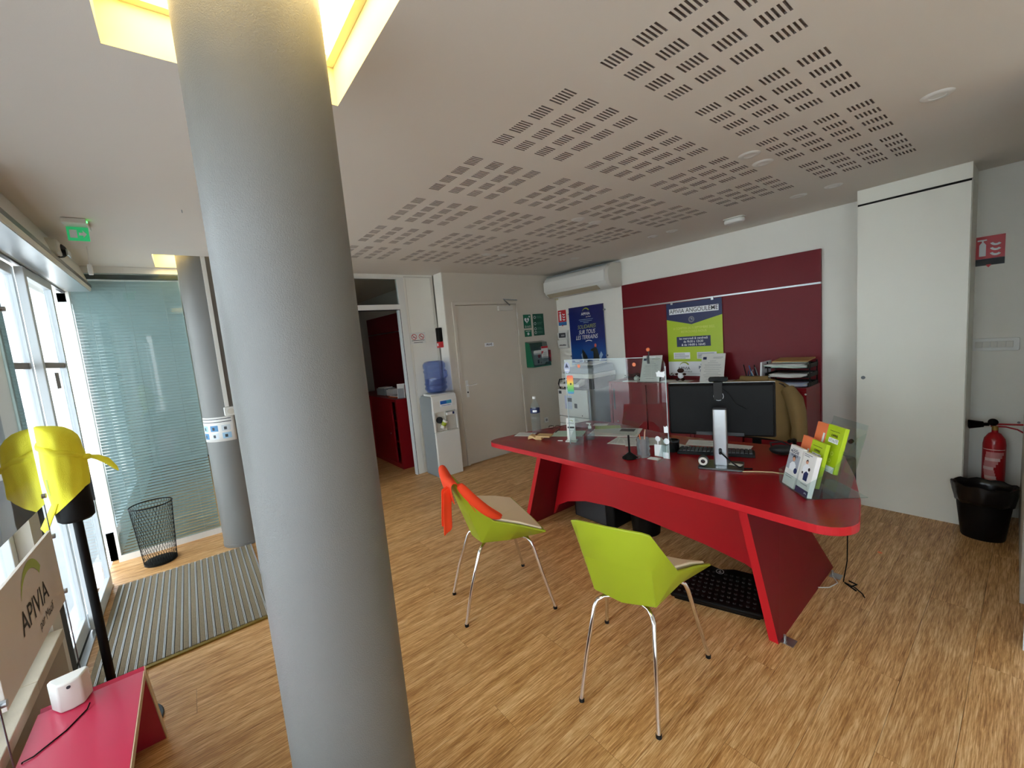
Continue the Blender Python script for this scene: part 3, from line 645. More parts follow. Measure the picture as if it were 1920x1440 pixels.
# ================================================================== RED OFFICE BEYOND THE DOORWAY
t = thing('wall_panel', 'dark red wall panel seen through the open doorway', 'wall panel', (-7.35, 2.595, 0))
MB().box(0, 0, .02, 2.30, .024, 1.845).build('lower_board', 'redp', t); MB().box(0, 0, 1.862, 2.30, .024, 2.13).build('upper_board', 'redp', t)
MB().box(0, -.004, 1.8455, 2.30, .022, 1.8615).build('picture_rail', 'alu', t)
t = thing('tambour_cabinet', 'low red metal cabinet with a half open sliding door beyond the doorway', 'cabinet', (-6.15, 2.065, 0))
m = MB(); m.box(0, 0, 0, 1.01, .45, .06); m.box(0, 0, .90, 1.01, .45, .935); m.box(.97, 0, .06, 1.01, .45, .90); m.box(0, 0, .06, .03, .45, .90); m.box(.03, .43, .06, .97, .45, .90); m.build('body', 'redc', t)
MB().box(.03, .01, .06, .80, .03, .90).build('sliding_door', 'redc', t); MB().cyl((.70, .010, .45), (.70, .002, .45), .008, n=12).build('knob', 'alu', t)
for z in (.33, .62): MB().box(.03, .05, z, .97, .43, z + .02).build('shelf', 'redc', t)
for i, (z, hh, c_) in enumerate(((.062, .18, 'paper'), (.352, .14, 'papd'), (.352 + .15, .05, 'kraft'), (.642, .17, 'papg'))):
    tag(MB().box(-5.33, 2.14, z, -5.21, 2.36, z + hh).build('box_file', c_), ('white', 'dark', 'kraft', 'grey')[i] + ' files inside the half open red cabinet beyond the doorway', 'files', 'files in the far office')
t = thing('shelf_unit', 'dark red open shelf unit with files left of the far cabinet', 'shelf', (-7.10, 2.12, 0))
m = MB(); m.box(0, 0, 0, .94, .40, .05); m.box(0, 0, .87, .94, .40, .90); m.box(0, 0, .05, .03, .40, .87); m.box(.91, 0, .05, .94, .40, .87); m.box(.03, .38, .05, .91, .40, .87); m.build('body', 'redc', t)
for z in (.32, .60): MB().box(.03, .01, z, .91, .38, z + .02).build('shelf', 'redc', t)
for i, (x0, z, w_, hh, c_) in enumerate(((.55, .0505, .30, .20, 'paper'), (.60, .3405, .25, .14, 'papg'), (.2, .3405, .3, .2, 'papd'), (.55, .6205, .32, .17, 'papg'), (.1, .6205, .35, .2, 'paper'))):
    tag(MB().box(-7.10 + x0, 2.15, z, -7.10 + x0 + w_, 2.42, z + hh).build('box_file', c_), ('white box file on the bottom shelf', 'small grey file on the middle shelf', 'dark file on the middle shelf', 'grey file on the top shelf', 'white file on the top shelf')[i] + ' of the far open unit', 'files')
for i, (x0, y0, w_, d_, hh, c_, nm, lb, ct) in enumerate((
    (-6.05, 2.16, .24, .17, .10, 'grey', 'tray', 'grey paper tray on the far red cabinet', 'tray'),
    (-5.78, 2.20, .20, .15, .08, 'paper', 'paper_stack', 'rumpled white papers on the far red cabinet', 'papers'),
    (-5.62, 2.38, .26, .13, .14, 'pink', 'storage_box', 'pink box at the back of the far red cabinet', 'box'),
    (-5.55, 2.13, .30, .20, .012, 'salmon', 'folder', 'flat orange folder on the far red cabinet', 'folder'))):
    tt = thing(nm, lb, ct, (x0, y0, .9355), .1)
    MB().box(0, 0, 0, w_, d_, hh).build('body', c_, tt, bevel=.004)
    MB().box(.02, .02, hh + .0005, w_ - .03, d_ - .02, hh + .012).build('top_sheet', 'paper', tt)
t = thing('leaflet', 'white and green leaflet standing at the right end of the far red cabinet', 'leaflet', (-5.24, 2.20, .9355), .9)
m = MB(); m.prism([(-.03, 0), (.03, 0), (.004, .19), (-.004, .19)], -.05, .05, 'YZ'); m.build('card', 'paper', t)
MB().box(-.04, -.0315, .13, .04, -.0305, .0).build('print', 'papg', t)
# cooler wall details
t = thing('prohibition_sign', 'white sign with two red no smoking circles above the water cooler', 'sign', (XW, 2.30, 1.70), PI / 2)
MB().box(-.105, -.006, -.068, .105, -.0005, .068).build('plate', 'white', t, bevel=.002)
s = MB()
for cx in (-.05, .05):
    disc(s, cx, .018, .036, -.0065, 0, 28, .029); s.add([(cx - .026, -.0066, .04), (cx - .020, -.0066, .044), (cx + .026, -.0066, -.004), (cx + .020, -.0066, -.008)], [(0, 1, 2, 3)], 0); rect(s, cx - .018, .012, cx + .018, .018, -.0063, 1)
rect(s, -.085, -.030, .085, -.024, -.0065, 1); rect(s, -.06, -.056, .06, -.050, -.0065, 1); s.build('pictogram', ['sred', 'papd'], t)
t = thing('alarm_box', 'black and red wall unit on the narrow return above the water bottle', 'alarm box', (-4.705, YS - .0125, 1.56))
MB().box(-.045, -.05, .075, .045, -.0005, .25).build('body', 'black', t, bevel=.01); MB().box(-.04, -.052, 0, .043, -.0005, .074).build('lower_cover', 'sred', t, bevel=.004)
MB().box(-.025, -.0535, .02, .005, -.0525, .055).build('label', 'inkw', t)

# ================================================================== WATER COOLER
t = thing('water_cooler', 'white floor standing water cooler beside the private door', 'water cooler', (-4.40, 2.37, 0), PI / 2)
w_ = .165
m = MB(); m.prism([(0.02, 0), (.335, 0), (.335, .96), (.29, .985), (.02, .985)], -w_, w_, 'YZ'); m.build('body', 'grey', t, bevel=.01)
m = MB()   # front shell as a curved slab with the tap niche left open
prof = [(0.0, .0), (-.012, .02), (-.010, .42), (.004, .60), (.010, .78), (-.004, .90), (.02, 1.0)]
fz = [(.0, .555), (.80, .965)]
m.prism([(-.005, .0), (.02, .0), (.02, .555), (-.012, .555), (-.016, .3)], -w_, w_, 'YZ'); m.build('lower_front', 'white', t, bevel=.008, smooth=30)
m = MB(); m.prism([(-.012, .80), (.02, .80), (.02, .985), (.06, 1.0), (.03, 1.008), (.0, .99), (-.014, .93)], -w_, w_, 'YZ'); m.box(-w_, -.012, .557, -w_ + .022, .02, .80); m.box(w_ - .022, -.012, .557, w_, .02, .80); m.build('upper_front', 'white', t, bevel=.006)
m = MB(); m.box(-w_ + .022, .0195, .557, w_ - .022, .0205, .80); m.box(-.012, -.010, .557, .0, .0195, .80); m.box(-w_ + .022, -.008, .557, w_ - .022, .0195, .565); m.build('tap_niche', 'white2', t)
MB().prism(rrect(-.14, .03, .14, .30, .06), .985, 1.012).build('bottle_collar', 'white', t, bevel=.008, smooth=40)
MB().box(.0, -.035, .745, .13, .018, .785).build('tap', 'white', t, bevel=.006); MB().box(.075, -.038, .752, .10, -.0355, .782).build('tap_button', 'navy', t)
MB().cyl((-.085, -.004, .70), (-.085, .018, .70), .04, n=24).build('cup_recess', 'dgrey', t, smooth=40)
s = MB(); rect(s, -.075, .855, .10, .935, -.0155, 0); rect(s, -.065, .887, .02, .928, -.016, 1); rect(s, .02, .887, .088, .928, -.016, 2); text(s, 'Chateaudeau', .024, .012, .871, -.016, 1); s.build('label', ['inkw', mat('water_blue_print', '#1560b5', .5), mat('water_teal_print', '#3f9fc4', .5)], t)
t2 = thing('cup', 'white and green paper cup tilted in the water cooler', 'cup', (-4.395, 2.30, .60), PI / 2)
o = MB().lathe([(.022, 0), (.034, .10), (.036, .102), (.032, .10), (.020, .004), (0, .004)], n=24).build('wall', 'paper', t2, smooth=40); o.rotation_euler = (math.radians(12), math.radians(28), 0)
o = MB().lathe([(.0262, .035), (.0322, .08), (.0318, .08), (.0258, .035), (.0262, .035)], n=24).build('print', 'limed', t2, smooth=40); o.rotation_euler = (math.radians(12), math.radians(28), 0)
t = thing('water_bottle', 'big translucent blue water bottle upside down on the cooler', 'bottle', (-4.565, 2.37, 1.013))
r = .137
MB().lathe([(.05, 0), (.11, .015), (r, .055), (r, .075), (r - .008, .085), (r - .008, .10), (r, .11), (r, .125), (r - .006, .135), (r - .006, .25), (r, .26), (r, .28), (r - .008, .29), (r - .008, .30), (r, .31), (r, .355), (.115, .385), (.09, .392), (.07, .38), (0, .38)], n=40).build('body', 'water', t, smooth=40)
MB().lathe([(0, .02), (.10, .02), (r - .012, .058), (r - .012, .18), (0, .18)], n=36).build('water', 'water', t, smooth=40)
MB().tube([(.06, .10, .27), (.075, .118, .26), (.078, .12, .20), (.06, .10, .17)], .011, 10).build('handle', 'water', t, smooth=60)

# ================================================================== DOOR WALL ITEMS (local X runs along +Y, faces +X)
RZ = PI / 2
t = thing('defibrillator_sign', 'green sign with a white heart and the letters DAE beside the private door', 'sign', (XD, 3.915, 1.72), RZ)
MB().box(-.07, -.004, 0, .07, -.0005, .195).build('plate', 'sgreen', t)
s = MB(); hp = []
for i in range(32): a_ = 2 * PI * i / 32; hp.append((-.01 + .0028 * 16 * math.sin(a_) ** 3, .115 + .0028 * (13 * math.cos(a_) - 5 * math.cos(2 * a_) - 2 * math.cos(3 * a_) - math.cos(4 * a_))))
poly(s, hp, -.0045, 0); rect(s, .038, .15, .046, .18, -.0046, 0); rect(s, .027, .161, .057, .169, -.0047, 0)
poly(s, [(-.002, .15), (-.022, .108), (-.008, .108), (-.016, .075), (.012, .118), (-.003, .118), (.006, .15)], -.0048, 1); text(s, 'D A E', .042, 0, .022, -.0046, 0); s.build('pictogram', ['inkw', 'sgreen'], t)
t = thing('sign', 'small green square sign under the white heart sign', 'sign', (XD, 3.915, 1.60), RZ)
MB().box(-.065, -.004, 0, .065, -.0005, .095).build('plate', 'sgreen', t); s = MB(); rect(s, -.045, .075, .045, .081, -.0045, 0); disc(s, 0, .04, .02, -.0045, 0, 20, .015); rect(s, -.008, .028, .008, .052, -.0046, 0); s.build('pictogram', ['inkw'], t)
t = thing('instruction_sign', 'tall dark green instruction sign with four white circles beside the heart sign', 'sign', (XD, 4.13, 1.605), RZ)
MB().box(-.105, -.004, 0, .105, -.0005, .315).build('plate', 'sgreend', t)
s = MB()
for i, z in enumerate((.265, .175, .10, .045)): disc(s, -.07, z, .020, -.0045, 0, 20, .015); lines(s, -.035, .085, z + .012, 3, .012, -.0045, 1, .004, i)
s.build('print', ['inkw', mat('faint_green_print', '#5f9078', .6)], t)
t = thing('defibrillator_case', 'green wall holder with a clear cover below the green signs', 'wall holder', (XD, 4.00, 1.16), RZ)
m = MB(); m.box(-.16, -.008, 0, .16, -.0005, .36); m.prism([(-.008, .0), (-.17, .0), (-.10, .34), (-.008, .36)], -.165, -.158, 'YZ'); m.prism([(-.008, .0), (-.17, .0), (-.17, .06), (-.008, .06)], .158, .165, 'YZ'); m.box(-.158, -.17, 0, .158, -.008, .012); m.build('tray', 'sgreen', t)
m = MB(); m.prism([(-.172, .012), (-.168, .012), (-.10, .34), (-.008, .362), (-.008, .367), (-.104, .345)], -.165, .165, 'YZ'); m.build('cover', 'tint', t)
t = thing('defibrillator', 'white defibrillator with a red button inside the green wall holder', 'defibrillator', (XD, 3.98, 1.174), RZ)
m = MB(); m.prism(rrect(-.11, .01, .12, .22, .035), -.135, -.04, 'XZ'); m.build('body', 'white', t, bevel=.01, smooth=40)
s = MB(); disc(s, -.01, .135, .026, -.1365, 0); rect(s, -.045, .035, -.012, .085, -.1365, 1); rect(s, .01, .03, .03, .05, -.1365, 2); s.build('print', ['sred', 'ink', 'papg'], t)
t = thing('instruction_card', 'white and red instruction card leaning in the green wall holder', 'card', (XD, 4.055, 1.175), RZ)
MB().box(-.045, -.147, .04, .085, -.145, .27).build('card', 'paper', t); s = MB(); rect(s, -.045, .24, .085, .27, -.1475, 0); poly(s, [(-.045, .20), (0, .20), (-.045, .15)], -.1475, 0); lines(s, -.02, .08, .18, 8, .017, -.1475, 1, .005, 5); s.build('print', ['sred', 'papg'], t)
t = thing('pouch', 'small dark red pouch behind the green wall holder near the corner', 'pouch', (XD, 4.235, 1.19), RZ)
MB().box(-.055, -.05, 0, .055, -.0005, .19).build('body', mat('dark_red_fabric', '#8c1620', .7), t, bevel=.006); MB().box(-.01, -.052, .08, .04, -.0505, .12).build('label', 'sred', t)
t = thing('power_outlet', 'white power outlet low on the wall behind the desk end', 'outlet', (XD, 4.13, .335), RZ)
MB().box(-.04, -.012, -.04, .04, -.0005, .04).build('plate', 'white', t, bevel=.004); MB().cyl((0, -.0125, 0), (0, -.0145, 0), .02, n=24).build('socket', 'papg', t)

# ================================================================== BACK WALL ITEMS
t = thing('air_conditioner', 'white wall mounted air conditioner in the corner above the blue poster', 'air conditioner', (-3.93, YB, 2.13))
pr = [(-.0005, 0.02), (-.06, 0), (-.20, .01), (-.255, .05), (-.28, .10), (-.28, .20), (-.255, .26), (-.20, .30), (-.0005, .312)]
m = MB(); m.prism(pr, -.575, .545, 'YZ'); m.build('body', 'white', t, bevel=.006, smooth=40)
m = MB(); m.prism([(a_ * 1.01 - .001, b_ * 1.0) for a_, b_ in pr], .5455, .60, 'YZ'); m.build('end_cap', 'white2', t, bevel=.008, smooth=40)
m = MB(); m.box(-.57, -.289, .085, .54, -.281, .225); m.build('front_panel', 'white', t, bevel=.003)
m = MB(); m.hexa([(-.54, -.262, .044), (.40, -.262, .044), (.40, -.20, .0), (-.54, -.20, .0)], [(-.54, -.268, .052), (.40, -.268, .052), (.40, -.204, .008), (-.54, -.204, .008)]); m.build('louvre', mat('tan_plastic', '#b3a78d', .5), t)
m = MB()
for i in range(9): m.box(-.55, -.235 + i * .022, .2925 + i * .002, .52, -.226 + i * .022, .303 + i * .0015)
m.build('intake_grille', 'grey', t)
MB().box(-.62, -.03, -.02, -.575, -.0005, .34).build('backing_board', mat('cream_board', '#e4dcb4', .6), t)
# red feature panel
t = thing('wall_panel', 'wide dark red panel with a metal picture rail behind the desk', 'wall panel', (-3.325, YB - .032, 0))
MB().box(0, 0, .02, 2.12, .031, 1.842).build('lower_board', 'redp', t, bevel=.002); MB().box(0, 0, 1.858, 2.12, .031, 2.145).build('upper_board', 'redp', t, bevel=.002)
MB().box(0, -.006, 1.8425, 2.12, .028, 1.8575).build('picture_rail', 'alu', t)
# timetable poster (width .64, height .84)
t = thing('poster', 'lime green and navy opening hours poster hanging on the red panel', 'poster', (-2.385, YB - .0425, .995))
MB().box(-.32, -.001, 0, .32, .0, .84).build('sheet', 'lime', t)
s = MB(); Y1, Y2, Y3 = -.0014, -.0018, -.0022
poly(s, [(-.32, .84), (-.32, .655), (-.02, .585), (.32, .665), (.32, .84)], Y1, 0)
rect(s, -.32, 0, .32, .165, Y1, 1); rect(s, -.285, .71, .285, .775, Y2, 1)
text(s, 'APIVIA ANGOULÊME', .066, 0, .742, Y3, 2, squash=.92, bold=.004)
disc(s, -.02, .64, .034, Y2, 3, 28, .026); disc(s, -.02, .64, .022, Y2, 3, 24, .018); rect(s, -.022, .64, -.018, .657, Y3, 1); rect(s, -.02, .638, -.006, .642, Y3, 1)
text(s, 'A COMPTER DU 5 SEPTEMBRE 2022,', .036, 0, .545, Y2, 4, squash=.85); text(s, 'RETROUVEZ-NOUS', .036, 0, .505, Y2, 4, squash=.95)
rect(s, -.205, .335, .19, .45, Y2, 0)
for i, l_ in enumerate(('les mercredi & vendredi', 'de 9h30 à 12h30', '& de 14h00 à 16h45')): text(s, l_, .036, -.008, .428 - i * .036, Y3, 1, squash=.95, bold=.01)
rect(s, -.25, .195, -.05, .27, Y2, 1); rect(s, .03, .195, .25, .27, Y2, 1); lines(s, -.24, -.06, .255, 5, .013, Y3, 3, .005, 2); lines(s, .04, .24, .255, 5, .013, Y3, 3, .005, 3)
logo(s, -.13, .085, .05, Y2, 2, 5, 'MUTUELLE'); text(s, 'TOUJOURS', .026, .13, .125, Y2, 0, bold=.02); text(s, 'PROCHE', .044, .13, .095, Y2, 0, bold=.03); text(s, 'DE VOUS', .040, .14, .058, Y2, 0, bold=.03)
rect(s, -.27, .022, .27, .025, Y2, 3)
s.build('print', ['navy', 'inkw', 'ink', 'papg', 'limel', 'limed'], t)
for xx in (-.25, .22): MB().box(xx - .012, -.006, .825, xx + .012, .0012, .858).build('clip', 'alu', t)
# blue poster on stand-offs
t = thing('poster', 'deep blue acrylic poster on metal stand offs left of the red panel', 'poster', (-3.965, YB - .022, 1.115))
bl = gradient('blue_photo_print', [(0, '#8fa9c4'), (.10, '#2c4f86'), (.25, '#23529a'), (.5, '#1b2a72'), (1, '#1a2060')], 'Z', 0, .85, .08, .06, 14)
MB().box(-.32, -.004, 0, .32, .004, .845).build('panel', bl, t, bevel=.001)
s = MB(); Y1 = -.0046
logo(s, 0, .735, .055, Y1, 0, 1, 'par Macif')
for i, w_ in enumerate((.13, .11, .05)): rect(s, -w_, .655 - i * .022, w_, .660 - i * .022, Y1, 2)
text(s, 'SOLIDAIRES', .078, 0, .555, Y1, 3, shear=.3, squash=.82, rot=.03); text(s, 'SUR TOUS', .082, 0, .48, Y1, 0, shear=.3, squash=.8, rot=.03); text(s, 'LES TERRAINS', .082, -.01, .405, Y1, 0, shear=.3, squash=.8, rot=.03)
arcband(s, .03, .22, .14, .010, math.radians(115), math.radians(65), Y1, 0, 12, False)
for pts, c_ in (([(-.08, .04), (.0, .04), (-.02, .14), (-.06, .20), (-.10, .24), (-.11, .18), (-.10, .10)], 4), ([(.08, .04), (.22, .04), (.20, .14), (.18, .22), (.15, .27), (.06, .23), (.05, .21), (.10, .20), (.10, .12)], 4), ([(.13, .26), (.16, .26), (.165, .295), (.145, .315), (.125, .295)], 5), ([(-.10, .05), (-.13, .16), (-.10, .19), (-.075, .08)], 2), ([(.20, .05), (.27, .15), (.24, .20), (.19, .12)], 2)): poly(s, pts, Y1, c_)
rect(s, -.26, .06, -.17, .07, Y1, 2); rect(s, -.32, 0, .32, .04, Y1 - .0001, 2)
s.build('print', ['inkw', 'limed', mat('pale_blue_ink', '#8fb0d0', .5), mat('olive_ink', '#9aa552', .5), mat('diver_ink', '#1c241f', .6), mat('coral_ink', '#d9604c', .6)], t)
for a_ in (-.33, .33):
    for z in (.14, .76): MB().cyl((a_, -.008, z), (a_, .0215, z), .011, n=14).build('stand_off', 'alu', t, smooth=40)
def firesign(x, z, w_, h_, label, low):
    t = thing('extinguisher_sign', label, 'sign', (x, YB, z))
    MB().box(0, -.004, 0, w_, -.0005, h_).build('plate', 'sred', t)
    s = MB(); q = w_
    poly(s, [(q * .18, h_ * .12), (q * .40, h_ * .12), (q * .40, h_ * .62), (q * .34, h_ * .72), (q * .24, h_ * .72), (q * .18, h_ * .62)], -.0045, 0)
    rect(s, q * .26, h_ * .72, q * .32, h_ * .82, -.0046, 0); rect(s, q * .12, h_ * .80, q * .42, h_ * .86, -.0047, 0)
    for i in range(3): arcband(s, q * .72, h_ * (.30 + i * .22), q * .16, h_ * .09, math.radians(200), math.radians(320), -.0045, 0, 8, False)
    s.build('pictogram', 'inkw', t)
    MB().box(0, -.004, -h_ * .30, w_, -.0005, -.001).build('lower_strip', low, t)
    s = MB(); poly(s, [(w_ * .42, -.01 - h_ * .2), (w_ * .58, -.01 - h_ * .2), (w_ * .58, -h_ * .3), (w_ * .5, -h_ * .4), (w_ * .42, -h_ * .3)], -.0046, 0); s.build('arrow', 'sred', t)
firesign(-4.53, 1.775, .165, .175, 'small red extinguisher sign high in the far corner by the blue poster', 'sblue')
firesign(-.303, 1.865, .146, .155, 'red extinguisher sign above the light switches right of the tall cupboard', 'papd')
t = thing('leaflet_rack', 'white wall leaflet rack with two pockets in the far corner', 'leaflet rack', (-4.43, YB, 1.375))
m = MB(); m.box(-.10, -.012, 0, .10, -.0005, .275); m.prism([(-.012, 0), (-.045, .01), (-.06, .13), (-.057, .13), (-.042, .014), (-.012, .005)], -.10, .10, 'YZ'); m.prism([(-.012, .14), (-.035, .145), (-.045, .24), (-.042, .24), (-.032, .15), (-.012, .145)], -.10, .10, 'YZ'); m.build('rack', 'white', t)
s = MB(); s.box(-.07, -.051, .045, .07, -.0495, .115); s.box(-.07, -.05, .165, .07, -.0485, .235); s.build('leaflet', 'papd', t)
s = MB(); rect(s, -.05, .06, -.02, .09, -.052, 0); rect(s, .0, .06, .05, .085, -.052, 0); rect(s, -.02, .185, .05, .21, -.051, 0); s.build('print', 'papg', t)

# tall cupboard
t = thing('tall_cupboard', 'tall pale cupboard with one flush door right of the desk', 'cupboard', (-.88, 4.15, 0))
m = MB(); m.box(0, .022, .05, .588, .379, 2.37); m.build('body', 'cab', t)
MB().box(.008, .012, 0.0, .58, .37, .049).build('plinth', 'cab', t)
MB().box(0.001, 0, .042, .585, .0215, 2.358).build('door', 'cab', t, bevel=.0015)
MB().box(.002, .004, 2.359, .583, .0215, 2.372).build('shadow_gap', 'gapd', t)
MB().box(0, 0, 2.373, .588, .379, 2.4742).build('top_fascia', 'cab', t)
MB().cyl((.042, -.006, 1.052), (.042, 0, 1.052), .013, n=20).build('lock', 'alud', t, smooth=40)
# switches
t = thing('light_switch_panel', 'long white panel of five light switches beside the tall cupboard', 'switch', (-.19, YB, 1.257))
MB().prism(rrect(-.118, -.045, .118, .045, .01), -.012, -.0005, 'XZ').build('plate', 'white', t, bevel=.003)
for i in range(5): MB().box(-.088 + i * .036, -.0165, -.022, -.055 + i * .036, -.0125, .022).build('rocker', 'white2', t, bevel=.0015)
# fire extinguisher
t = thing('fire_extinguisher', 'red fire extinguisher on the wall behind the black bin', 'fire extinguisher', (-.163, 4.40, .10))
MB().lathe([(0, 0), (.05, .002), (.056, .015), (.056, .46), (.050, .50), (.030, .535), (.016, .545), (.016, .56), (0, .56)], n=36).build('cylinder', 'extred', t, smooth=40)
s = MB(); 
def cyl_quad(mb, a0, a1, z0, z1, r, mi): curved(mb, math.radians(a0), math.radians(a1), z0, z1, r, mi, 10)
cyl_quad(s, 205, 335, .425, .43, .0568, 0); cyl_quad(s, 205, 335, .14, .146, .0568, 0)
for q in range(12): 
    f = q / 12; cyl_quad(s, 215 + 20 * abs(f - .5) * 2, 300 - 45 * (1 - abs(f - .5) * 2) + 35 * f, .15 + .26 * f, .155 + .26 * (q + .8) / 12, .0568, 1 if q % 3 else 0)
s.build('label', [mat('pale_red_print', '#e8c6c2', .6), mat('rose_print', '#d98f8c', .6)], t, smooth=60)
MB().cyl((0, 0, .56), (0, 0, .59), .016, n=16).build('valve', mat('brass_valve', '#b08c4a', .4, .8), t, smooth=40)
m = MB(); m.tube([(-.02, 0, .60), (.03, 0, .605), (.15, .0, .612)], .006, 8); m.tube([(-.02, 0, .585), (.05, 0, .588), (.10, 0, .575), (.135, .0, .550)], .005, 8); m.build('lever', 'extred', t, smooth=40)
MB().sphere((-.01, 0, .615), .026, sc=(1, .7, 1)).build('valve_cover', 'black', t, smooth=60)
m = MB(); m.cyl((-.03, -.01, .60), (-.055, -.02, .60), .012, n=16); m.cyl((-.055, -.02, .60), (-.122, -.04, .598), .020, .032, n=24); m.build('horn', 'black', t, smooth=40)
MB().box(-.02, .057, .35, .02, .129, .40).build('bracket', 'black', t)
tag(MB().cyl((-.06, YB - .004, .70), (-.06, YB - .0005, .70), .008, n=12).build('wall_plug', 'papg'), 'small screw hole cover beside the extinguisher lever', 'plug')
# black bin at the right
t = thing('waste_bin', 'black waste bin lined with a black bag in front of the extinguisher', 'bin', (-.185, 4.03, 0))
rows = []; n = 44
for (r, z) in ((.098, .0), (.102, .01), (.125, .22), (.130, .30)): rows.append([(r * 1.0 * math.cos(2 * PI * i / n), r * .8 * math.sin(2 * PI * i / n), z) for i in range(n + 1)])
m = MB(); m.grid(rows); m.add([(0.098 * math.cos(2 * PI * i / n), .098 * .8 * math.sin(2 * PI * i / n), .0) for i in range(n)], [tuple(range(n))]); m.build('bucket', 'black', t, smooth=40)
rows = []
for j, (r, z) in enumerate(((.131, .245), (.137, .27), (.145, .31), (.148, .345), (.150, .368), (.140, .362), (.128, .33), (.118, .22), (.105, .10))):
    rows.append([((r + .004 * math.sin(i * 2.1 + j) + .003 * math.sin(i * 4.7)) * math.cos(2 * PI * (i % n) / n), (r + .004 * math.sin((i % n) * 1.7 + j)) * .8 * math.sin(2 * PI * (i % n) / n), z + (.006 * math.sin((i % n) * 1.3 + j) if j < 6 else 0)) for i in [q % n for q in range(n + 1)]])
m = MB(); m.grid(rows); m.build('bin_bag', 'bag', t, smooth=60, solid=.0015)

# ---- low red cabinets along the back wall
def lowcab(x0, label):
    t = thing('tambour_cabinet', label, 'cabinet', (x0, 4.13, 0), 0, 'red cabinets along the back wall'); w_ = 1.055
    m = MB(); m.box(0, .012, .925, w_, .365, .952); m.box(0, 0, .925, w_, .012, .952); m.box(0, 0, 0, .035, .365, .9245); m.box(w_ - .035, 0, 0, w_, .365, .9245); m.box(.035, 0, .0, w_ - .035, .365, .08); m.box(.035, .35, .08, w_ - .035, .365, .9245); m.build('body', 'redc', t, bevel=.002)
    for x_ in (.035, w_ / 2 + .008):
        d = MB().box(x_, .016, .081, x_ + w_ / 2 - .045, .034, .924).build('sliding_door', 'redc', t)
        sgn = x_ + (.03 if x_ < .2 else w_ / 2 - .075)
        MB().cyl((sgn + .04, .0155, .45), (sgn + .04, .010, .45), .010, n=16).build('knob', 'alu', d, smooth=40)
        MB().box(sgn - .012, .0145, .60, sgn + .012, .0158, .86).build('grip_slot', 'gapd', d)
    return t
lowcab(-3.33, 'low red metal cabinet behind the clear screen, next to the copier')
lc2 = lowcab(-2.268, 'low red metal cabinet behind the monitor, at the right end of the red panel')
MB().cyl((1.05, -.004, .90), (1.05, -.0005, .90), .008, n=10).build('bolt', 'white', lc2)
CT = .9525
def frame_cert(x, y, rz, label, tilt=-.46):
    t = thing('certificate', label, 'certificate', (x, y, CT), rz)
    m = MB(); m.T = Matrix.Rotation(tilt, 4, 'X'); m.box(-.115, -.005, .003, .115, .005, .33); m.build('board', 'white', t)
    s = MB(); s.T = Matrix.Rotation(tilt, 4, 'X'); Yp = -.0056; rect(s, -.10, .265, -.065, .295, Yp, 0)
    rect(s, .0, .285, .095, .289, Yp, 1); rect(s, .0, .275, .08, .278, Yp, 1)
    for i, (w_, z) in enumerate(((.03, .245), (.05, .225), (.08, .205), (.075, .19), (.085, .17), (.07, .15), (.08, .13), (.06, .11), (.085, .09), (.075, .07), (.05, .04))): rect(s, -w_, z, w_, z + .003, Yp, 1)
    s.build('print', ['navy', 'papg'], t)
    m = MB(); m.prism([(.0, .002), (.11, .002), (.11, .006), (.075, .13), (.068, .13)], -.09, -.085, 'YZ'); m.prism([(.0, .002), (.11, .002), (.11, .006), (.075, .13), (.068, .13)], .085, .09, 'YZ'); m.build('easel', 'tint', t)
frame_cert(-2.79, 4.20, .22, 'white certificate board leaning left of the timetable poster')
frame_cert(-2.09, 4.25, .22, 'white certificate board leaning in front of the timetable poster')
t = thing('plush_toy', 'small brown plush figure in a white shirt on the red cabinet', 'plush toy', (-2.47, 4.33, CT + .006), .15)
MB().sphere((0, 0, .115), .033, sc=(1.1, .9, .8)).build('head', 'brown', t, smooth=60)
m = MB(); m.sphere((0, 0, .06), .034, sc=(1, .8, 1.1)); m.build('shirt', 'inkw', t, smooth=60)
m = MB(); m.sphere((-.042, -.005, .075), .014, sc=(1.4, 1, 1)); m.sphere((.042, -.005, .075), .014, sc=(1.4, 1, 1)); m.build('arm', 'brown', t, smooth=60)
m = MB(); m.sphere((-.030, -.022, .018), .018, sc=(1.1, 1.3, .9)); m.sphere((.030, -.022, .018), .018, sc=(1.1, 1.3, .9)); m.build('leg', 'brown', t, smooth=60)
tag(MB().box(-2.68, 4.22, CT, -2.36, 4.40, CT + .004).build('paper_sheet', 'paper'), 'flat white sheet under the brown plush figure', 'paper')
t = thing('teapot', 'tiny pale pot left of the left certificate board', 'pot', (-3.01, 4.27, CT))
MB().lathe([(0, .0), (.022, 0), (.034, .02), (.034, .04), (.02, .055), (0, .058)], n=24).build('body', 'porcelain', t, smooth=50); MB().sphere((0, 0, .062), .007).build('knob', 'porcelain', t, smooth=60)
MB().tube([(.03, 0, .025), (.05, 0, .035), (.062, 0, .05)], [.007, .005, .004], 8).build('spout', 'porcelain', t, smooth=60)
tag(MB().box(-3.13, 4.15, CT, -2.92, 4.24, CT + .010).build('paper_pad', 'paper', bevel=.001), 'thin white pad on the red cabinet in front of the tiny pot', 'pad')
t = thing('garland', 'dark green artificial garland lying along the red cabinet', 'garland', (-3.31, 4.43, CT)); m = MB(); r = random.Random(3)
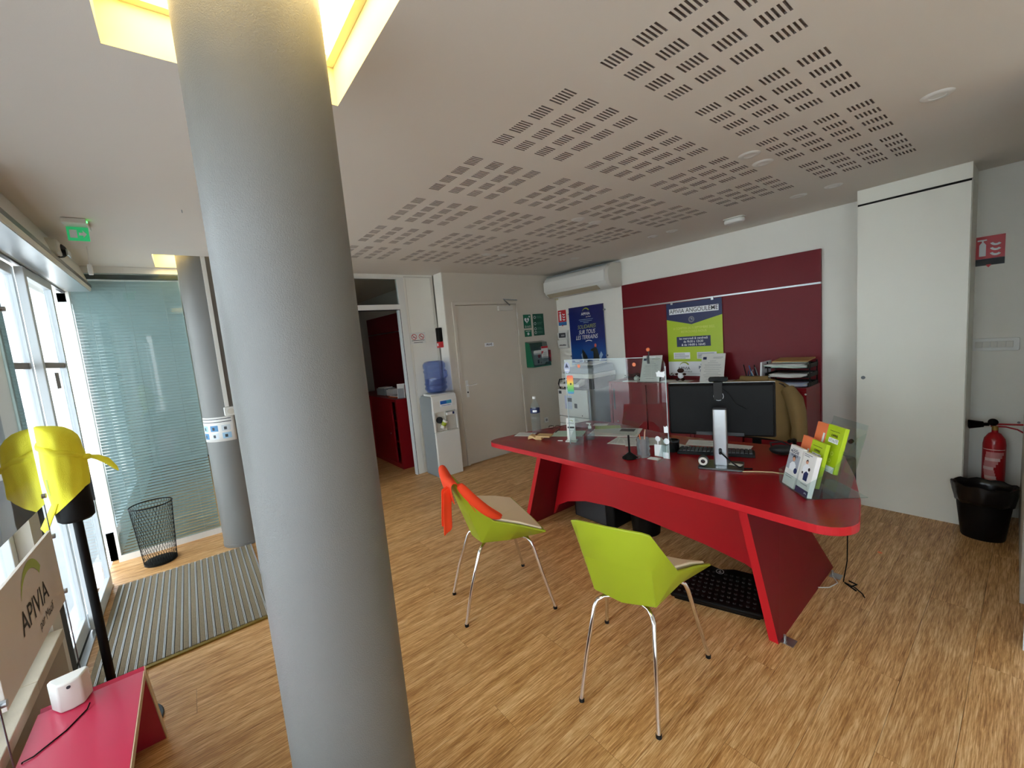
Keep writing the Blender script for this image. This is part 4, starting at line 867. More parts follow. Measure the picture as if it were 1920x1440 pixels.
for i in range(230):
    x_ = r.random() * .68 + .01; y_ = r.uniform(-.035, .035); z_ = r.uniform(.004, .06); a_ = r.uniform(0, 2 * PI); l_ = r.uniform(.02, .045); e = (l_ * math.cos(a_), l_ * math.sin(a_) * .7, r.uniform(-.002, .02)); p = (-e[1] * .25, e[0] * .25, 0)
    m.add([(x_, y_, z_), (x_ + e[0] / 2 + p[0], y_ + e[1] / 2 + p[1], z_ + e[2]), (x_ + e[0], y_ + e[1], z_ + e[2]), (x_ + e[0] / 2 - p[0], y_ + e[1] / 2 - p[1], z_ + e[2])], [(0, 1, 2, 3)])
tag(m.build('leaves', 'foliage', t), kind='stuff'); MB().tube([(0, 0, .01), (.2, .01, .02), (.45, -.01, .012), (.7, 0, .01)], .004, 6).build('stem', 'foliage', t)
t = thing('bag', 'black bag standing on the floor between the red cabinet and the tall cupboard', 'bag', (-1.045, 4.30, 0))
MB().hexa([(-.135, -.12, .001), (.135, -.12, .001), (.135, .14, .001), (-.135, .14, .001)], [(-.12, -.07, .34), (.12, -.07, .34), (.12, .09, .34), (-.12, .09, .34)]).build('body', 'blackm', t, bevel=.03, smooth=50, seg=3)
MB().tube([(-.06, -.04, .33), (-.05, -.03, .39), (.05, -.03, .39), (.06, -.04, .33)], .007, 8).build('handle', 'blackm', t, smooth=60)
t = thing('power_outlet', 'white power outlet with a black plug left of the tall cupboard', 'outlet', (-1.00, YB, .44))
MB().box(-.04, -.012, -.04, .04, -.0005, .04).build('plate', 'white', t, bevel=.004); MB().cyl((.01, -.0125, -.005), (.01, -.05, -.005), .018, n=18).build('plug', 'black', t, smooth=40)
# letter trays
t = thing('letter_tray', 'black three tier letter tray full of papers on the right red cabinet', 'letter tray', (-1.385, 4.32, CT + .001))
for i in range(3):
    z = i * .082; m = MB(); m.box(-.17, -.13, z, .17, .13, z + .006); m.box(-.17, -.13, z + .006, -.163, .13, z + .035); m.box(.163, -.13, z + .006, .17, .13, z + .035); m.box(-.163, .124, z + .006, .163, .13, z + .035); m.build('tray', 'black', t)
m = MB()
for a_ in (-.166, .166):
    for b_ in (-.08, .11): m.cyl((a_, b_, .006), (a_, b_, .22), .006, n=8)
m.build('post', 'black', t)
pc = [('papb', 0, .007, 3, 'pale blue grey papers in the bottom letter tray'), ('paper', 1, .089, 3, 'white papers in the middle letter tray'), ('papgr', 2, .171, 4, 'pale green papers in the top letter tray')]
for c_, i, z, k_, lb in pc:
    p_ = thing('paper_stack', lb, 'papers', (-1.385, 4.30, CT + .001 + z)); r = random.Random(i)
    for q in range(k_):
        m = MB(); dx = r.uniform(-.02, .02); rows = [[(-.14 + dx + .28 * u / 8, -.13 - .012 * q + dx, .001 + q * .009 + .003 * math.sin(u * .9 + q)), (-.14 + dx + .28 * u / 8, .09, .001 + q * .009)] for u in range(9)]
        m.grid(rows); m.build('sheet', c_ if q % 2 == 0 else 'paper', p_, solid=.005, smooth=60)
t = thing('envelope', 'brown kraft envelope lying on top of the letter tray', 'envelope', (-1.37, 4.29, CT + .222), .03)
m = MB(); m.hexa([(-.125, -.11, 0), (.15, -.11, 0.004), (.15, .12, .012), (-.125, .12, .012)], [(-.125, -.11, .008), (.15, -.11, .012), (.15, .12, .024), (-.125, .12, .022)]); m.build('body', 'kraft', t)
m = MB(); m.box(-.12, -.115, -.004, .145, -.10, -.0005); m.build('sheet', 'papgr', t)
tag(MB().hexa([(-1.607, 4.20, CT), (-1.594, 4.20, CT), (-1.594, 4.42, CT), (-1.607, 4.42, CT)], [(-1.597, 4.20, CT + .22), (-1.584, 4.20, CT + .22), (-1.584, 4.42, CT + .22), (-1.597, 4.42, CT + .22)]).build('binder', 'inkw'), 'thin white binder standing upright left of the letter tray', 'binder')
t = thing('pen_holder', 'black pen holder crowded with pens left of the white binder', 'pen holder', (-1.70, 4.33, CT)); r = random.Random(8)
MB().prism(rrect(-.09, -.05, .09, .05, .015), 0, .075).build('tray', 'black', t, bevel=.004)
for i in range(12):
    x_ = -.075 + .0135 * i; a_ = r.uniform(-.03, .03); h_ = r.uniform(.12, .19)
    MB().cyl((x_, 0, .07), (x_ + a_, r.uniform(-.03, .03), h_), .0045, n=8).build('pen', ['black', 'navy', 'papg', 'blackm', 'sblue', 'white2'][i % 6], t)
t = thing('papers', 'crumpled kraft coloured papers left of the pen holder', 'papers', (-1.90, 4.31, CT))
for q, (dx, a_) in enumerate(((0, .1), (.02, -.15), (-.02, .3))):
    m = MB(); m.T = Matrix.Rotation(a_, 4, 'Z'); m.box(-.11 + dx, -.07, .001 + q * .009, .11 + dx, .07, .007 + q * .009); m.build('sheet', mat('pale_kraft%d' % q, '#b7a48c', .8), t)

# ---- copier
t = thing('photocopier', 'white floor photocopier with paper trays in the far corner', 'photocopier', (-3.745, 3.90, 0)); g_ = 'white2'
m = MB(); m.box(-.27, .03, .12, .27, .56, .86); m.build('body', 'grey', t, bevel=.008)
for z0, z1 in ((.50, .86), (.40, .492), (.20, .392), (.12, .192)): MB().box(-.27, 0, z0, .25, .029, z1).build('front_panel', 'white', t, bevel=.008)
m = MB()
for z in (.45, .32, .26, .16): m.box(-.12, -.003, z, .08, -.0003, z + .006)
for z in (.30, .28, .47): m.box(-.10, -.0025, z, .06, -.0003, z + .003)
m.build('tray_grip', 'grey', t)
m = MB(); rect(m, -.15, .60, -.02, .78, -.0008, 0); rect(m, -.10, .70, -.02, .75, -.0012, 1); rect(m, .02, .62, .07, .68, -.0012, 1); rect(m, -.25, .80, -.20, .84, -.0012, 1); rect(m, .14, .52, .155, .535, -.0012, 1); m.build('labels', ['papb', 'papd'], t)
m = MB(); m.box(-.25, .10, .862, .27, .56, 1.00); m.build('output_bay', 'dgrey', t, bevel=.006)
m = MB(); m.hexa([(-.21, -.02, .90), (.14, -.02, .90), (.14, .10, .92), (-.21, .10, .92)], [(-.21, -.02, .935), (.14, -.02, .935), (.14, .12, 1.0), (-.21, .12, 1.0)]); m.build('control_panel', 'white', t, bevel=.004)
m = MB(); m.add([(-.15, -.013, .9415), (.08, -.013, .9415), (.08, .10, .9945), (-.15, .10, .9945)], [(0, 1, 2, 3)]); m.build('touch_screen', 'dgrey', t)
m = MB(); m.box(-.26, .08, 1.002, .28, .56, 1.06); m.build('scanner_bed', 'white', t, bevel=.008)
m = MB(); m.hexa([(-.25, .10, 1.062), (.27, .10, 1.062), (.27, .55, 1.062), (-.25, .55, 1.062)], [(-.22, .14, 1.13), (.25, .14, 1.13), (.25, .55, 1.16), (-.22, .55, 1.16)]); m.build('document_feeder', 'grey', t, bevel=.01)
m = MB(); m.hexa([(-.10, .16, 1.165), (.24, .16, 1.165), (.24, .50, 1.18), (-.10, .50, 1.18)], [(-.10, .16, 1.175), (.24, .16, 1.175), (.24, .50, 1.19), (-.10, .50, 1.19)]); m.build('feeder_tray', 'white2', t, bevel=.003)
MB().tube([(-.27, .12, .80), (-.31, .10, .84), (-.335, .09, .92), (-.31, .09, .98), (-.26, .10, .985)], .009, 10).build('hose', 'black', t, smooth=60)
for a_ in (-.22, .22):
    for b_ in (.08, .50): MB().cyl((a_ - .012, b_, .03), (a_ + .012, b_, .03), .03, n=16).build('caster', 'black', t, smooth=40)
MB().box(-.25, .04, .058, .25, .54, .12).build('plinth', 'grey', t)

# ================================================================== DESK
t = thing('desk', 'large red desk with rounded corners and splayed panel legs', 'desk', (-1.66, 2.08, 0)); OX, OY = -1.66, 2.08
def L(x, y): return (x - OX, y - OY)
def arc(c, r, a0, a1, n=8): return [(c[0] + r * math.cos(math.radians(a0 + (a1 - a0) * i / n)), c[1] + r * math.sin(math.radians(a0 + (a1 - a0) * i / n))) for i in range(n + 1)]
out = []
out += [(-2.74, 1.925), (-2.3, 1.945), (-1.85, 1.952), (-1.4, 1.95), (-.95, 1.94), (-.62, 1.915)]
out += arc((-.545, 2.035), .125, -95, 8, 9)
out += [(-.47, 2.30), (-.56, 2.62), (-.66, 2.90)] + arc((-.76, 2.92), .09, 10, 100, 5)
out += [(-1.12, 2.985), (-1.5, 2.915), (-1.74, 2.90), (-2.05, 2.96), (-2.34, 3.03)] + arc((-2.60, 2.93), .09, 95, 160, 4)
out += [(-2.79, 2.60), (-2.86, 2.35)] + arc((-2.80, 2.03), .105, 175, 255, 7)
m = MB(); m.prism([L(*p) for p in out], .703, .740); o = m.build('desktop', ['red', 'rede'], t)
for p in o.data.polygons:
    if abs(p.normal.z) < .5: p.material_index = 1
q = o.modifiers.new('bevel', 'BEVEL'); q.width = .0015; q.segments = 1; q.limit_method = 'ANGLE'; q.angle_limit = math.radians(60)
def slab(fb, ft, bb, bt, dx):
    m = MB(); 
    b = [(fb[0], fb[1], 0), (fb[0] + dx, fb[1], 0), (bb[0] + dx, bb[1], 0), (bb[0], bb[1], 0)]
    tt = [(ft[0], ft[1], .7025), (ft[0] + dx, ft[1], .7025), (bt[0] + dx, bt[1], .7025), (bt[0], bt[1], .7025)]
    if dx < 0: b = [b[1], b[0], b[3], b[2]]; tt = [tt[1], tt[0], tt[3], tt[2]]
    m.hexa([(x_ - OX, y_ - OY, z_) for x_, y_, z_ in b], [(x_ - OX, y_ - OY, z_) for x_, y_, z_ in tt]); return m
for args in (((-.735, 2.08), (-.865, 2.05), (-.745, 3.0), (-.85, 2.46), -.042), ((-2.64, 2.09), (-2.36, 2.07), (-2.63, 2.95), (-2.38, 2.46), -.042)):
    o = slab(*args).build('leg', ['redp', 'rede'], t)
    for p in o.data.polygons:
        if p.normal.y < -.6: p.material_index = 1
arch = [(-2.585, .04), (-2.53, .13), (-2.40, .20), (-2.2, .255), (-1.936, .282), (-1.566, .262), (-1.227, .235), (-.996, .20), (-.80, .12)]
m = MB(); m.prism([(a_ - OX, b_) for a_, b_ in arch] + [(-.90 - OX, .702), (-2.38 - OX, .702)], 2.35 - OY, 2.375 - OY, 'XZ'); m.build('modesty_panel', 'rede', t)
for x_, y_ in ((-.70, 2.13), (-.70, 2.90)):
    m = MB(); m.box(x_ - .035 - OX, y_ - .03 - OY, .0005, x_ + .02 - OX, y_ + .03 - OY, .004); m.cyl((x_ - .025 - OX, y_ - OY, .004), (x_ - .025 - OX, y_ - OY, .03), .006, n=10); m.build('foot_bracket', 'alu', t)
DT = .7405
# clear screen
ang = .1096; t = thing('counter_screen', 'clear acrylic counter screen with stickers standing on the desk', 'screen', (-1.8386, 2.3076, DT), ang)
o2 = [(-.40, 0), (-.40, .645)] + [(-.385, .66)] + arc((.34, .60), .06, 90, 0, 6) + [(.40, 0), (.352, 0), (.345, .20)] + [(.30, .235), (.24, .235), (.20, .20), (.175, .14), (.16, .128), (-.24, .122), (-.262, .10), (-.27, 0)]
m = MB(); m.prism(o2, -.0025, .0025, 'XZ'); m.build('pane', 'clear', t)
for x_ in (-.335, .375): MB().prism([(-.12, 0), (.15, 0), (.13, .03), (.05, .16), (.0026, .16), (.0026, .0005), (-.0026, .0005), (-.0026, .14), (-.06, .09)], x_ - .0025, x_ + .0025, 'YZ').build('foot', 'clear', t)
m = MB(); m.prism([(x_ * 1.0, z_) for x_, z_ in [(-.40, .0), (-.396, .0), (-.396, .655), (-.40, .655)]], -.003, .003, 'XZ'); m.prism([(-.395, .6565), (.34, .6565), (.34, .6605), (-.395, .6605)], -.003, .003, 'XZ'); m.prism([(.3965, .0), (.4005, .0), (.4005, .60), (.3965, .60)], -.003, .003, 'XZ'); m.build('polished_edge', mat('acrylic_edge', '#b8c8c8', .2), t)
def sticker(nm, draw, mats): s = MB(); draw(s); s.build(nm, mats, t)
def st1(s):
    s.add([(-.375 + .030 * math.cos(2 * PI * i / 24), -.0032, .60 + .042 * math.sin(2 * PI * i / 24)) for i in range(24)], [tuple(range(24))], 0)
    poly(s, [(-.395, .60), (-.378, .635), (-.360, .60)], -.0035, 1); rect(s, -.395, .578, -.355, .585, -.0036, 2)
sticker('round_sticker', st1, ['papb', 'navy', 'inkw'])
rb = gradient('rainbow_print', [(0, '#2f7fd0'), (.18, '#2aa84e'), (.42, '#8cc63f'), (.6, '#ffd52e'), (.8, '#ff8a2a'), (1, '#f04c3a')], 'Z', .40, .54, .3)
sticker('rainbow_sticker', lambda s: (s.prism(rrect(-.385, .40, -.325, .54, .012), -.0036, -.0031, 'XZ')), [rb])
sticker('sticker_mark', lambda s: s.sphere((-.35, -.004, .475), .008, sc=(1, .1, 1)), ['ink'])
sticker('orange_sticker', lambda s: disc(s, -.265, .61, .013, -.0032, 0), ['salmon']); sticker('orange_sticker', lambda s: disc(s, .185, .615, .013, -.0032, 0), ['salmon'])
sticker('cat_sticker', lambda s: poly(s, [(.34, .535), (.335, .565), (.345, .562), (.355, .575), (.366, .563), (.385, .565), (.392, .572), (.395, .545), (.388, .53)], -.0032, 0), ['inkw'])
for i, (a_, b_) in enumerate(((-.06 + .33, .13), (.30, .115), (.385, .165), (.36, .20))):
    pass
sticker('cat_sticker', lambda s: poly(s, [(.372, .17), (.37, .215), (.38, .208), (.39, .218), (.398, .21), (.398, .172)], -.0032, 0), ['inkw'])
sticker('cat_sticker', lambda s: disc(s, .385, .115, .02, -.0032, 0, 12), ['inkw'])
sticker('cat_sticker', lambda s: poly(s, [(.36, .0), (.358, .04), (.395, .04), (.395, 0)], -.0032, 0), ['inkw'])
t = thing('clip_figurine', 'tiny figure with an orange head clipped on top of the clear screen', 'figurine', (-1.8386 + .29 * math.cos(ang), 2.3076 + .29 * math.sin(ang), DT + .62))
MB().box(-.008, -.01, .0, .008, -.003, .05).build('peg', 'dgrey', t, bevel=.002); MB().tube([(.0, 0, .0415), (.003, 0, .065), (0, 0, .08)], .004, 8).build('neck', 'dgrey', t, smooth=60); MB().sphere((-.002, 0, .09), .0125).build('head', 'salmon', t, smooth=60)

# monitor (back towards the visitor)
ma = .377; mc = Vector((-1.19, 2.51)); mt = thing('monitor', 'large black computer monitor seen from behind on a silver stand', 'monitor', (-1.135, 2.395, DT), ma)
fx = lambda wx, wy: None
dv = Vector((-math.sin(ma), math.cos(ma))); off_ = (mc - Vector((-1.135, 2.395))); du = off_.dot(Vector((math.cos(ma), math.sin(ma)))); dd = off_.dot(dv)
m = MB(); m.prism(rrect(-.292 + du, .896 - .7405, .292 + du, 1.223 - .7405, .012), dd - .001, dd + .012, 'XZ'); m.build('bezel', 'black', mt, bevel=.002)
m = MB(); b_ = [(du - .287, dd - .0045, .160), (du + .287, dd - .0045, .160), (du + .287, dd - .0045, .478), (du - .287, dd - .0045, .478)]; c_ = [(du - .282, dd - .026, .165), (du + .282, dd - .026, .165), (du + .282, dd - .034, .472), (du - .282, dd - .034, .472)]
m.add(b_ + c_, [(4, 5, 6, 7), (0, 1, 5, 4), (1, 2, 6, 5), (2, 3, 7, 6), (3, 0, 4, 7), (3, 2, 1, 0)]); m.build('rear_shell', 'black', mt, bevel=.006)
MB().box(du - .292, dd - .003, .4828, du + .292, dd + .012, .4850).build('top_edge', 'steel', mt)
MB().box(du - .27, dd + .0125, .175, du + .27, dd + .014, .465).build('screen', 'dgrey', mt)
s = MB(); disc(s, du - .0, .405, .028, dd - .0348, 0, 32, .0255); text(s, 'D', .026, du - .012, .405, dd - .0346, 0, bold=.02); s.build('round_logo', 'inkw', mt)
m = MB(); m.box(du - .13, dd - .036, .163, du + .13, dd - .006, .182); m.box(du - .08, dd - .038, .170, du - .05, dd - .0362, .185); m.build('connector_bay', 'dgrey', mt)
m = MB(); m.prism(rrect(-.038, -.018, .038, .03, .012), .012, .342); m.build('stand_column', 'alu', mt, smooth=40)
MB().prism(rrect(-.038, -.018, .038, .03, .012), .3425, .35).build('column_cap', 'dgrey', mt, smooth=40)
MB().box(-.03, .0305, .24, .03, max(.04, dd - .034), .32).build('mount_arm', 'black', mt)
s = MB(); s.prism(rrect(-.010, .075, .008, .115, .0088), -.0192, -.0185, 'XZ'); s.build('cable_hole', 'ink', mt)
m = MB(); m.prism(rrect(-.118, -.085, .118, .085, .014), 0, .011); m.build('base', 'alud', mt, smooth=30, bevel=.002)
MB().tube([(0, -.019, .09), (.01, -.035, .085), (.05, -.05, .05), (.09, -.04, .016), (.12, -.03, .004), (.16, -.02, .004)], .0045, 8).build('power_cable', 'black', mt, smooth=60)
wc = thing('webcam', 'black webcam clipped on top of the monitor', 'webcam', (-1.19, 2.505, 1.224), ma)
MB().prism(rrect(-.052, .006, .052, .034, .010), -.014, .02, 'XZ').build('body', 'black', wc, bevel=.003, smooth=40)
m = MB(); m.box(-.024, -.043, -.10, .024, -.037, .008); m.box(-.024, -.037, .0, .024, .02, .006); m.build('clamp', 'blackm', wc, bevel=.002)
MB().tube([(.02, -.040, -.03), (.06, -.05, -.06), (.09, -.045, -.12), (.15, -.04, -.155)], .0022, 8).build('cable', 'black', wc, smooth=60)
wb2 = thing('ball_webcam', 'silver ball webcam with a dark lens on the monitor foot', 'webcam', (-1.205, 2.325, DT + .0115), ma)
MB().sphere((0, 0, .03), .03).build('ball', 'alud', wb2, smooth=60)
o = MB().lathe([(.0125, 0), (.0125, .004), (.023, .005), (.025, 0), (.0125, -.002)], n=28).build('lens_ring', 'white2', wb2, smooth=40); o.location = (0, -.0265, .032); o.rotation_euler = (PI / 2, 0, 0)
o = MB().lathe([(0, .003), (.012, .002), (.012, -.002), (0, -.002)], n=24).build('lens', mat('lens_brown', '#1d0d08', .1), wb2, smooth=40); o.location = (0, -.0270, .032); o.rotation_euler = (PI / 2, 0, 0)
tag(MB().box(-1.105, 2.415, DT + .0116, -1.035, 2.455, DT + .013).build('paper_note', 'paper'), 'small white note lying on the monitor foot', 'note')
# keyboard
kb = thing('keyboard', 'black computer keyboard behind the monitor stand', 'keyboard', (-1.28, 2.625, DT), .40)
m = MB(); m.hexa([(-.225, -.07, 0), (.225, -.07, 0), (.225, .07, 0), (-.225, .07, 0)], [(-.222, -.068, .020), (.222, -.068, .020), (.222, .068, .012), (-.222, .068, .012)]); m.build('case', 'black', kb, bevel=.002)
for r_ in range(5):
    for c_ in range(15 + 3): 
        x_ = -.213 + c_ * .0238; y_ = -.060 + r_ * .0245; m = MB().hexa([(x_, y_, .0205 - r_ * .0014), (x_ + .020, y_, .0205 - r_ * .0014), (x_ + .020, y_ + .020, .0195 - r_ * .0014), (x_, y_ + .020, .0195 - r_ * .0014)], [(x_ + .002, y_ + .002, .028 - r_ * .0014), (x_ + .018, y_ + .002, .028 - r_ * .0014), (x_ + .018, y_ + .018, .027 - r_ * .0014), (x_ + .002, y_ + .018, .027 - r_ * .0014)])
        if r_ == 0 and c_ == 0: km = m.build('key', 'dgrey', kb); k0 = (x_, y_, r_)
        else:
            c2_ = km.copy(); C.objects.link(c2_); c2_.parent = kb; c2_.location = (x_ - k0[0], y_ - k0[1], -r_ * .0014)
# papers on the desk
def sheet(nm, label, cat, x, y, w_, d_, a_, c_='paper', th=.0012, pr=None, z=0, lift=0):
    t = thing(nm, label, cat, (x, y, DT + z), a_)
    m = MB(); m.box(-w_ / 2, -d_ / 2, .0002, w_ / 2, d_ / 2, th); m.build('sheet', c_, t)
    if pr:
        s = MB(); r = random.Random(int(x * 100) & 255); n_ = pr
        for i in range(n_):
            yy = d_ / 2 - .02 - i * (d_ - .04) / n_; e = w_ / 2 - .012 - r.random() * w_ * .3
            s.add([(-w_ / 2 + .012, yy, th + .0003), (e, yy, th + .0003), (e, yy - .004, th + .0003), (-w_ / 2 + .012, yy - .004, th + .0003)], [(0, 3, 2, 1)], 0)
        s.build('print', 'papg', t)
    return t
sheet('leaflet', 'small white leaflet at the left tip of the desk', 'leaflet', -2.79, 2.275, .17, .13, .5, pr=5)
sheet('paper_sheet', 'pale green sheet behind the white card stand', 'paper', -2.48, 2.50, .27, .20, .55, 'papgr')
nw = sheet('newspaper', 'open newspaper lying behind the clear screen', 'newspaper', -2.17, 2.74, .40, .28, .45, pr=10, th=.004)
s = MB(); s.add([(.03, .02, .0046), (.15, .02, .0046), (.15, .11, .0046), (.03, .11, .0046)], [(0, 1, 2, 3)]); s.build('photo', 'papd', nw)
sheet('leaflet', 'yellow green leaflet under the far edge of the newspaper', 'leaflet', -2.33, 2.84, .22, .12, .7, 'limed', z=.0045)
sheet('leaflet', 'small grey leaflet at the far back edge of the desk', 'leaflet', -2.46, 2.90, .13, .09, .5, pr=3)
for i, (x_, y_, a_, lb) in enumerate(((-1.89, 2.56, .25, 'lowest of the white papers fanned out behind the clear screen'), (-1.86, 2.60, .5, 'middle one of the white papers fanned out behind the clear screen'), (-1.80, 2.60, .75, 'topmost of the white papers fanned out behind the clear screen'))): sheet('paper_sheet', lb, 'paper', x_, y_, .29, .205, a_, pr=9, z=.0016 * i)
sheet('paper_sheet', 'white sheet right of the clear screen towards the keyboard', 'paper', -1.60, 2.64, .24, .12, -.15, pr=4)
sheet('paper_sheet', 'white sheet behind the keyboard, left of the monitor stand', 'paper', -1.45, 2.80, .21, .15, .35, pr=4)
sheet('paper_sheet', 'white sheet behind the keyboard, right of the monitor stand', 'paper', -1.25, 2.83, .21, .10, .2)
sheet('paper_sheet', 'small white card lying flat in front of the white note holder', 'paper', -1.52, 2.30, .075, .05, .1)
# water bottle on desk
t = thing('water_bottle', 'clear plastic water bottle with a blue label on the desk', 'bottle', (-2.735, 2.36, DT))
pr = [(.030, 0), (.041, .004), (.042, .02)] + [q for i in range(7) for q in ((.0425, .028 + i * .018), (.039, .036 + i * .018))] + [(.042, .165), (.042, .225), (.038, .25), (.022, .285), (.0145, .30), (.0145, .315)]
MB().lathe(pr, n=28).build('body', 'pet', t, smooth=35); MB().lathe([(.0427, .188), (.0427, .228), (.0423, .229), (.0423, .187)], n=28).build('label', 'navy', t, smooth=40)
MB().lathe([(.0155, .312), (.0155, .33), (.013, .333), (0, .333)], n=20).build('cap', 'white', t, smooth=40)
s = MB(); s.lathe([(.0431, .20), (.0431, .218)], n=28); o = MB(); curved(o, math.radians(-70), math.radians(-20), .198, .216, .0431, 0, 8); o.build('label_mark', 'inkw', t)
t = thing('wooden_block', 'pale wooden zigzag block holding a stack of notes on the desk', 'block', (-2.565, 2.235, DT), .45)
m = MB(); m.prism([(-.09, .0), (-.05, .012), (-.02, .0), (.03, .0), (.03, .018), (0, .024), (-.03, .018), (-.05, .03), (-.075, .035), (-.09, .02)], -.03, .03, 'XZ'); m.build('base', 'wooden', t)
MB().box(-.015, -.045, .025, .11, .05, .036).build('note_pad', 'wooden', t, bevel=.002)
t = thing('spectacles', 'folded dark spectacles and pens lying behind the bottle', 'spectacles', (-2.70, 2.545, DT + .002), .5)
m = MB(); m.tube([(.024 * math.cos(2 * PI * i / 16) - .03, .003, .02 + .016 * math.sin(2 * PI * i / 16)) for i in range(17)], .002, 6); m.tube([(.024 * math.cos(2 * PI * i / 16) + .03, .003, .02 + .016 * math.sin(2 * PI * i / 16)) for i in range(17)], .002, 6); m.build('rims', 'black', t, smooth=60)
m = MB(); m.tube([(-.055, .003, .022), (-.05, .13, .004)], .0022, 6); m.tube([(.055, .003, .022), (.05, .13, .004)], .0022, 6); m.build('temple', 'black', t)
tag(MB().cyl((-2.66, 2.57, DT + .005), (-2.60, 2.46, DT + .005), .005, n=10).build('pen', 'dgrey', smooth=40), 'dark grey pen lying beside the folded spectacles', 'pen')
t = thing('card_stand', 'upright white card stand with a green arc logo at the left of the clear screen', 'card stand', (-2.275, 2.325, DT), .45)
MB().box(-.045, -.03, 0, .045, .03, .012).build('base', 'white', t, bevel=.002); MB().box(-.035, -.003, .0125, .035, .003, .192).build('card', 'paper', t)
s = MB(); logo(s, 0, .148, .018, -.0034, 0, 1, None); s.prism(rrect(-.028, .108, .028, .122, .006), -.0036, -.0033, 'XZ'); rect(s, -.02, .09, .02, .093, -.0034, 2); s.build('print', ['ink', 'limed', 'papg'], t)
tag(MB().tube([(-2.38, 2.27, DT + .004), (-2.345, 2.29, DT + .004)], .004, 8).build('chalk', 'paper', smooth=60), 'short white stick lying left of the white card stand', 'stick')
t = thing('pump_bottle', 'clear hand gel bottle with a white pump behind the clear screen', 'bottle', (-2.195, 2.455, DT))
MB().lathe([(.030, 0), (.036, .004), (.037, .05), (.033, .07), (.013, .085), (.012, .09)], n=28).build('body', 'pet', t, smooth=40); MB().lathe([(0, .003), (.033, .004), (.034, .04), (0, .04)], n=24).build('gel', 'pet', t, smooth=40)
m = MB(); m.cyl((0, 0, .09), (0, 0, .112), .0135, n=20); m.cyl((0, 0, .112), (0, 0, .125), .005, n=12); m.prism(rrect(-.032, -.009, .012, .009, .006), .125, .134); m.build('pump', 'white', t, smooth=40)
t = thing('desk_pen', 'black desk pen upright on a black cone base', 'pen', (-1.655, 2.225, DT))
MB().lathe([(0, 0), (.048, 0), (.050, .004), (.040, .014), (.022, .028), (.009, .04), (0, .04)], n=32).build('base', 'black', t, smooth=40); MB().cyl((0, 0, .038), (-.002, .0, .155), .0065, n=12).build('pen', 'black', t, smooth=40)
MB().tube([(.048, 0, .004), (.06, .02, .003), (.03, .05, .003), (-.04, .055, .003), (-.065, .01, .003)], .0018, 6).build('bead_chain', 'alu', t, smooth=60)
t = thing('pen_pot', 'translucent crumpled pen pot right of the black desk pen', 'pen pot', (-1.60, 2.30, DT))
rows = [[((.040 + .004 * math.sin(i * 3 + j * 2)) * math.cos(2 * PI * (i % 24) / 24), (.040 + .004 * math.sin((i % 24) * 2.3 + j)) * math.sin(2 * PI * (i % 24) / 24), .002 + j * .014) for i in [q % 24 for q in range(25)]] for j in range(10)]
m = MB(); m.grid(rows); m.build('pot', glass('crumpled_film', '#c9cfd2', .8, .35, '#a9adb0'), t, smooth=60)
for i, (dx, dy, c_) in enumerate(((-.025, 0, 'salmon'), (.01, .01, 'papg'), (.028, -.01, 'skin'))): MB().cyl((0, 0, .01), (dx, dy, .15 + .02 * i), .0035, n=8).build('pen', c_, t)
t = thing('note_holder', 'white note paper block with a cat cut out beside the black cone pen', 'note holder', (-1.505, 2.36, DT), .12)
MB().box(-.045, -.004, 0.002, .045, .02, .082).build('note_block', 'inkw', t, bevel=.001)
m = MB(); m.sphere((-.02, .0, .12), .018, sc=(1, .2, 1)); m.cyl((-.02, 0, .083), (-.02, 0, .105), .005, n=8); m.build('cat_cut_out', 'inkw', t, smooth=60)
t = thing('black_cup', 'black round container behind the right foot of the clear screen', 'container', (-1.515, 2.52, DT))
MB().lathe([(0, 0), (.036, 0), (.040, .01), (.040, .075), (.036, .078), (.034, .01), (0, .01)], n=28).build('body', 'black', t, smooth=40); MB().lathe([(.0405, .068), (.0425, .07), (.0425, .078), (.036, .080), (.0405, .068)], n=28).build('rim', 'blackm', t, smooth=40)
# brochure holder
hx, hy, ha = -.80, 2.315, -.78
t = thing('brochure_holder', 'clear stepped brochure holder at the right end of the desk', 'brochure holder', (hx, hy, DT), ha)
m = MB()
m.box(-.004, -.002, 0, .234, .001, .075)                                     # front wall
m.box(-.004, .001, 0, -.001, .26, .004); m.box(.231, .001, 0, .234, .26, .004); m.box(-.001, .001, 0, .231, .26, .003)
for k_, (y0, z0, h_) in enumerate(((.055, .003, .14), (.115, .003, .215), (.175, .003, .335))): m.hexa([(-.001, y0, z0), (.231, y0, z0), (.231, y0 + .003, z0), (-.001, y0 + .003, z0)], [(-.001, y0 + .05 * h_ / .2, h_), (.231, y0 + .05 * h_ / .2, h_), (.231, y0 + .05 * h_ / .2 + .003, h_), (-.001, y0 + .05 * h_ / .2 + .003, h_)])
for x_ in (-.004, .231): m.prism([(0.001, .004), (.178, .004), (.252, .30), (.22, .28), (.165, .20), (.10, .13), (0.001, .075)], x_, x_ + .003, 'YZ')
m.build('shell', 'clear', t)
def brochure(u, v, z, w_, h_, c_, label, draw, mats, th=.016, cat='brochure', lean=.24):
    ca, sa = math.cos(ha), math.sin(ha); b = thing('brochure', label, cat, (hx + u * ca - v * sa, hy + u * sa + v * ca, DT + z), ha)
    m = MB(); m.T = Matrix.Rotation(-lean, 4, 'X'); m.box(-w_ / 2, 0, .001, w_ / 2, th, h_); m.build('booklet', c_, b, bevel=.001)
    s = MB(); s.T = Matrix.Rotation(-lean, 4, 'X'); draw(s); s.build('print', mats, b)
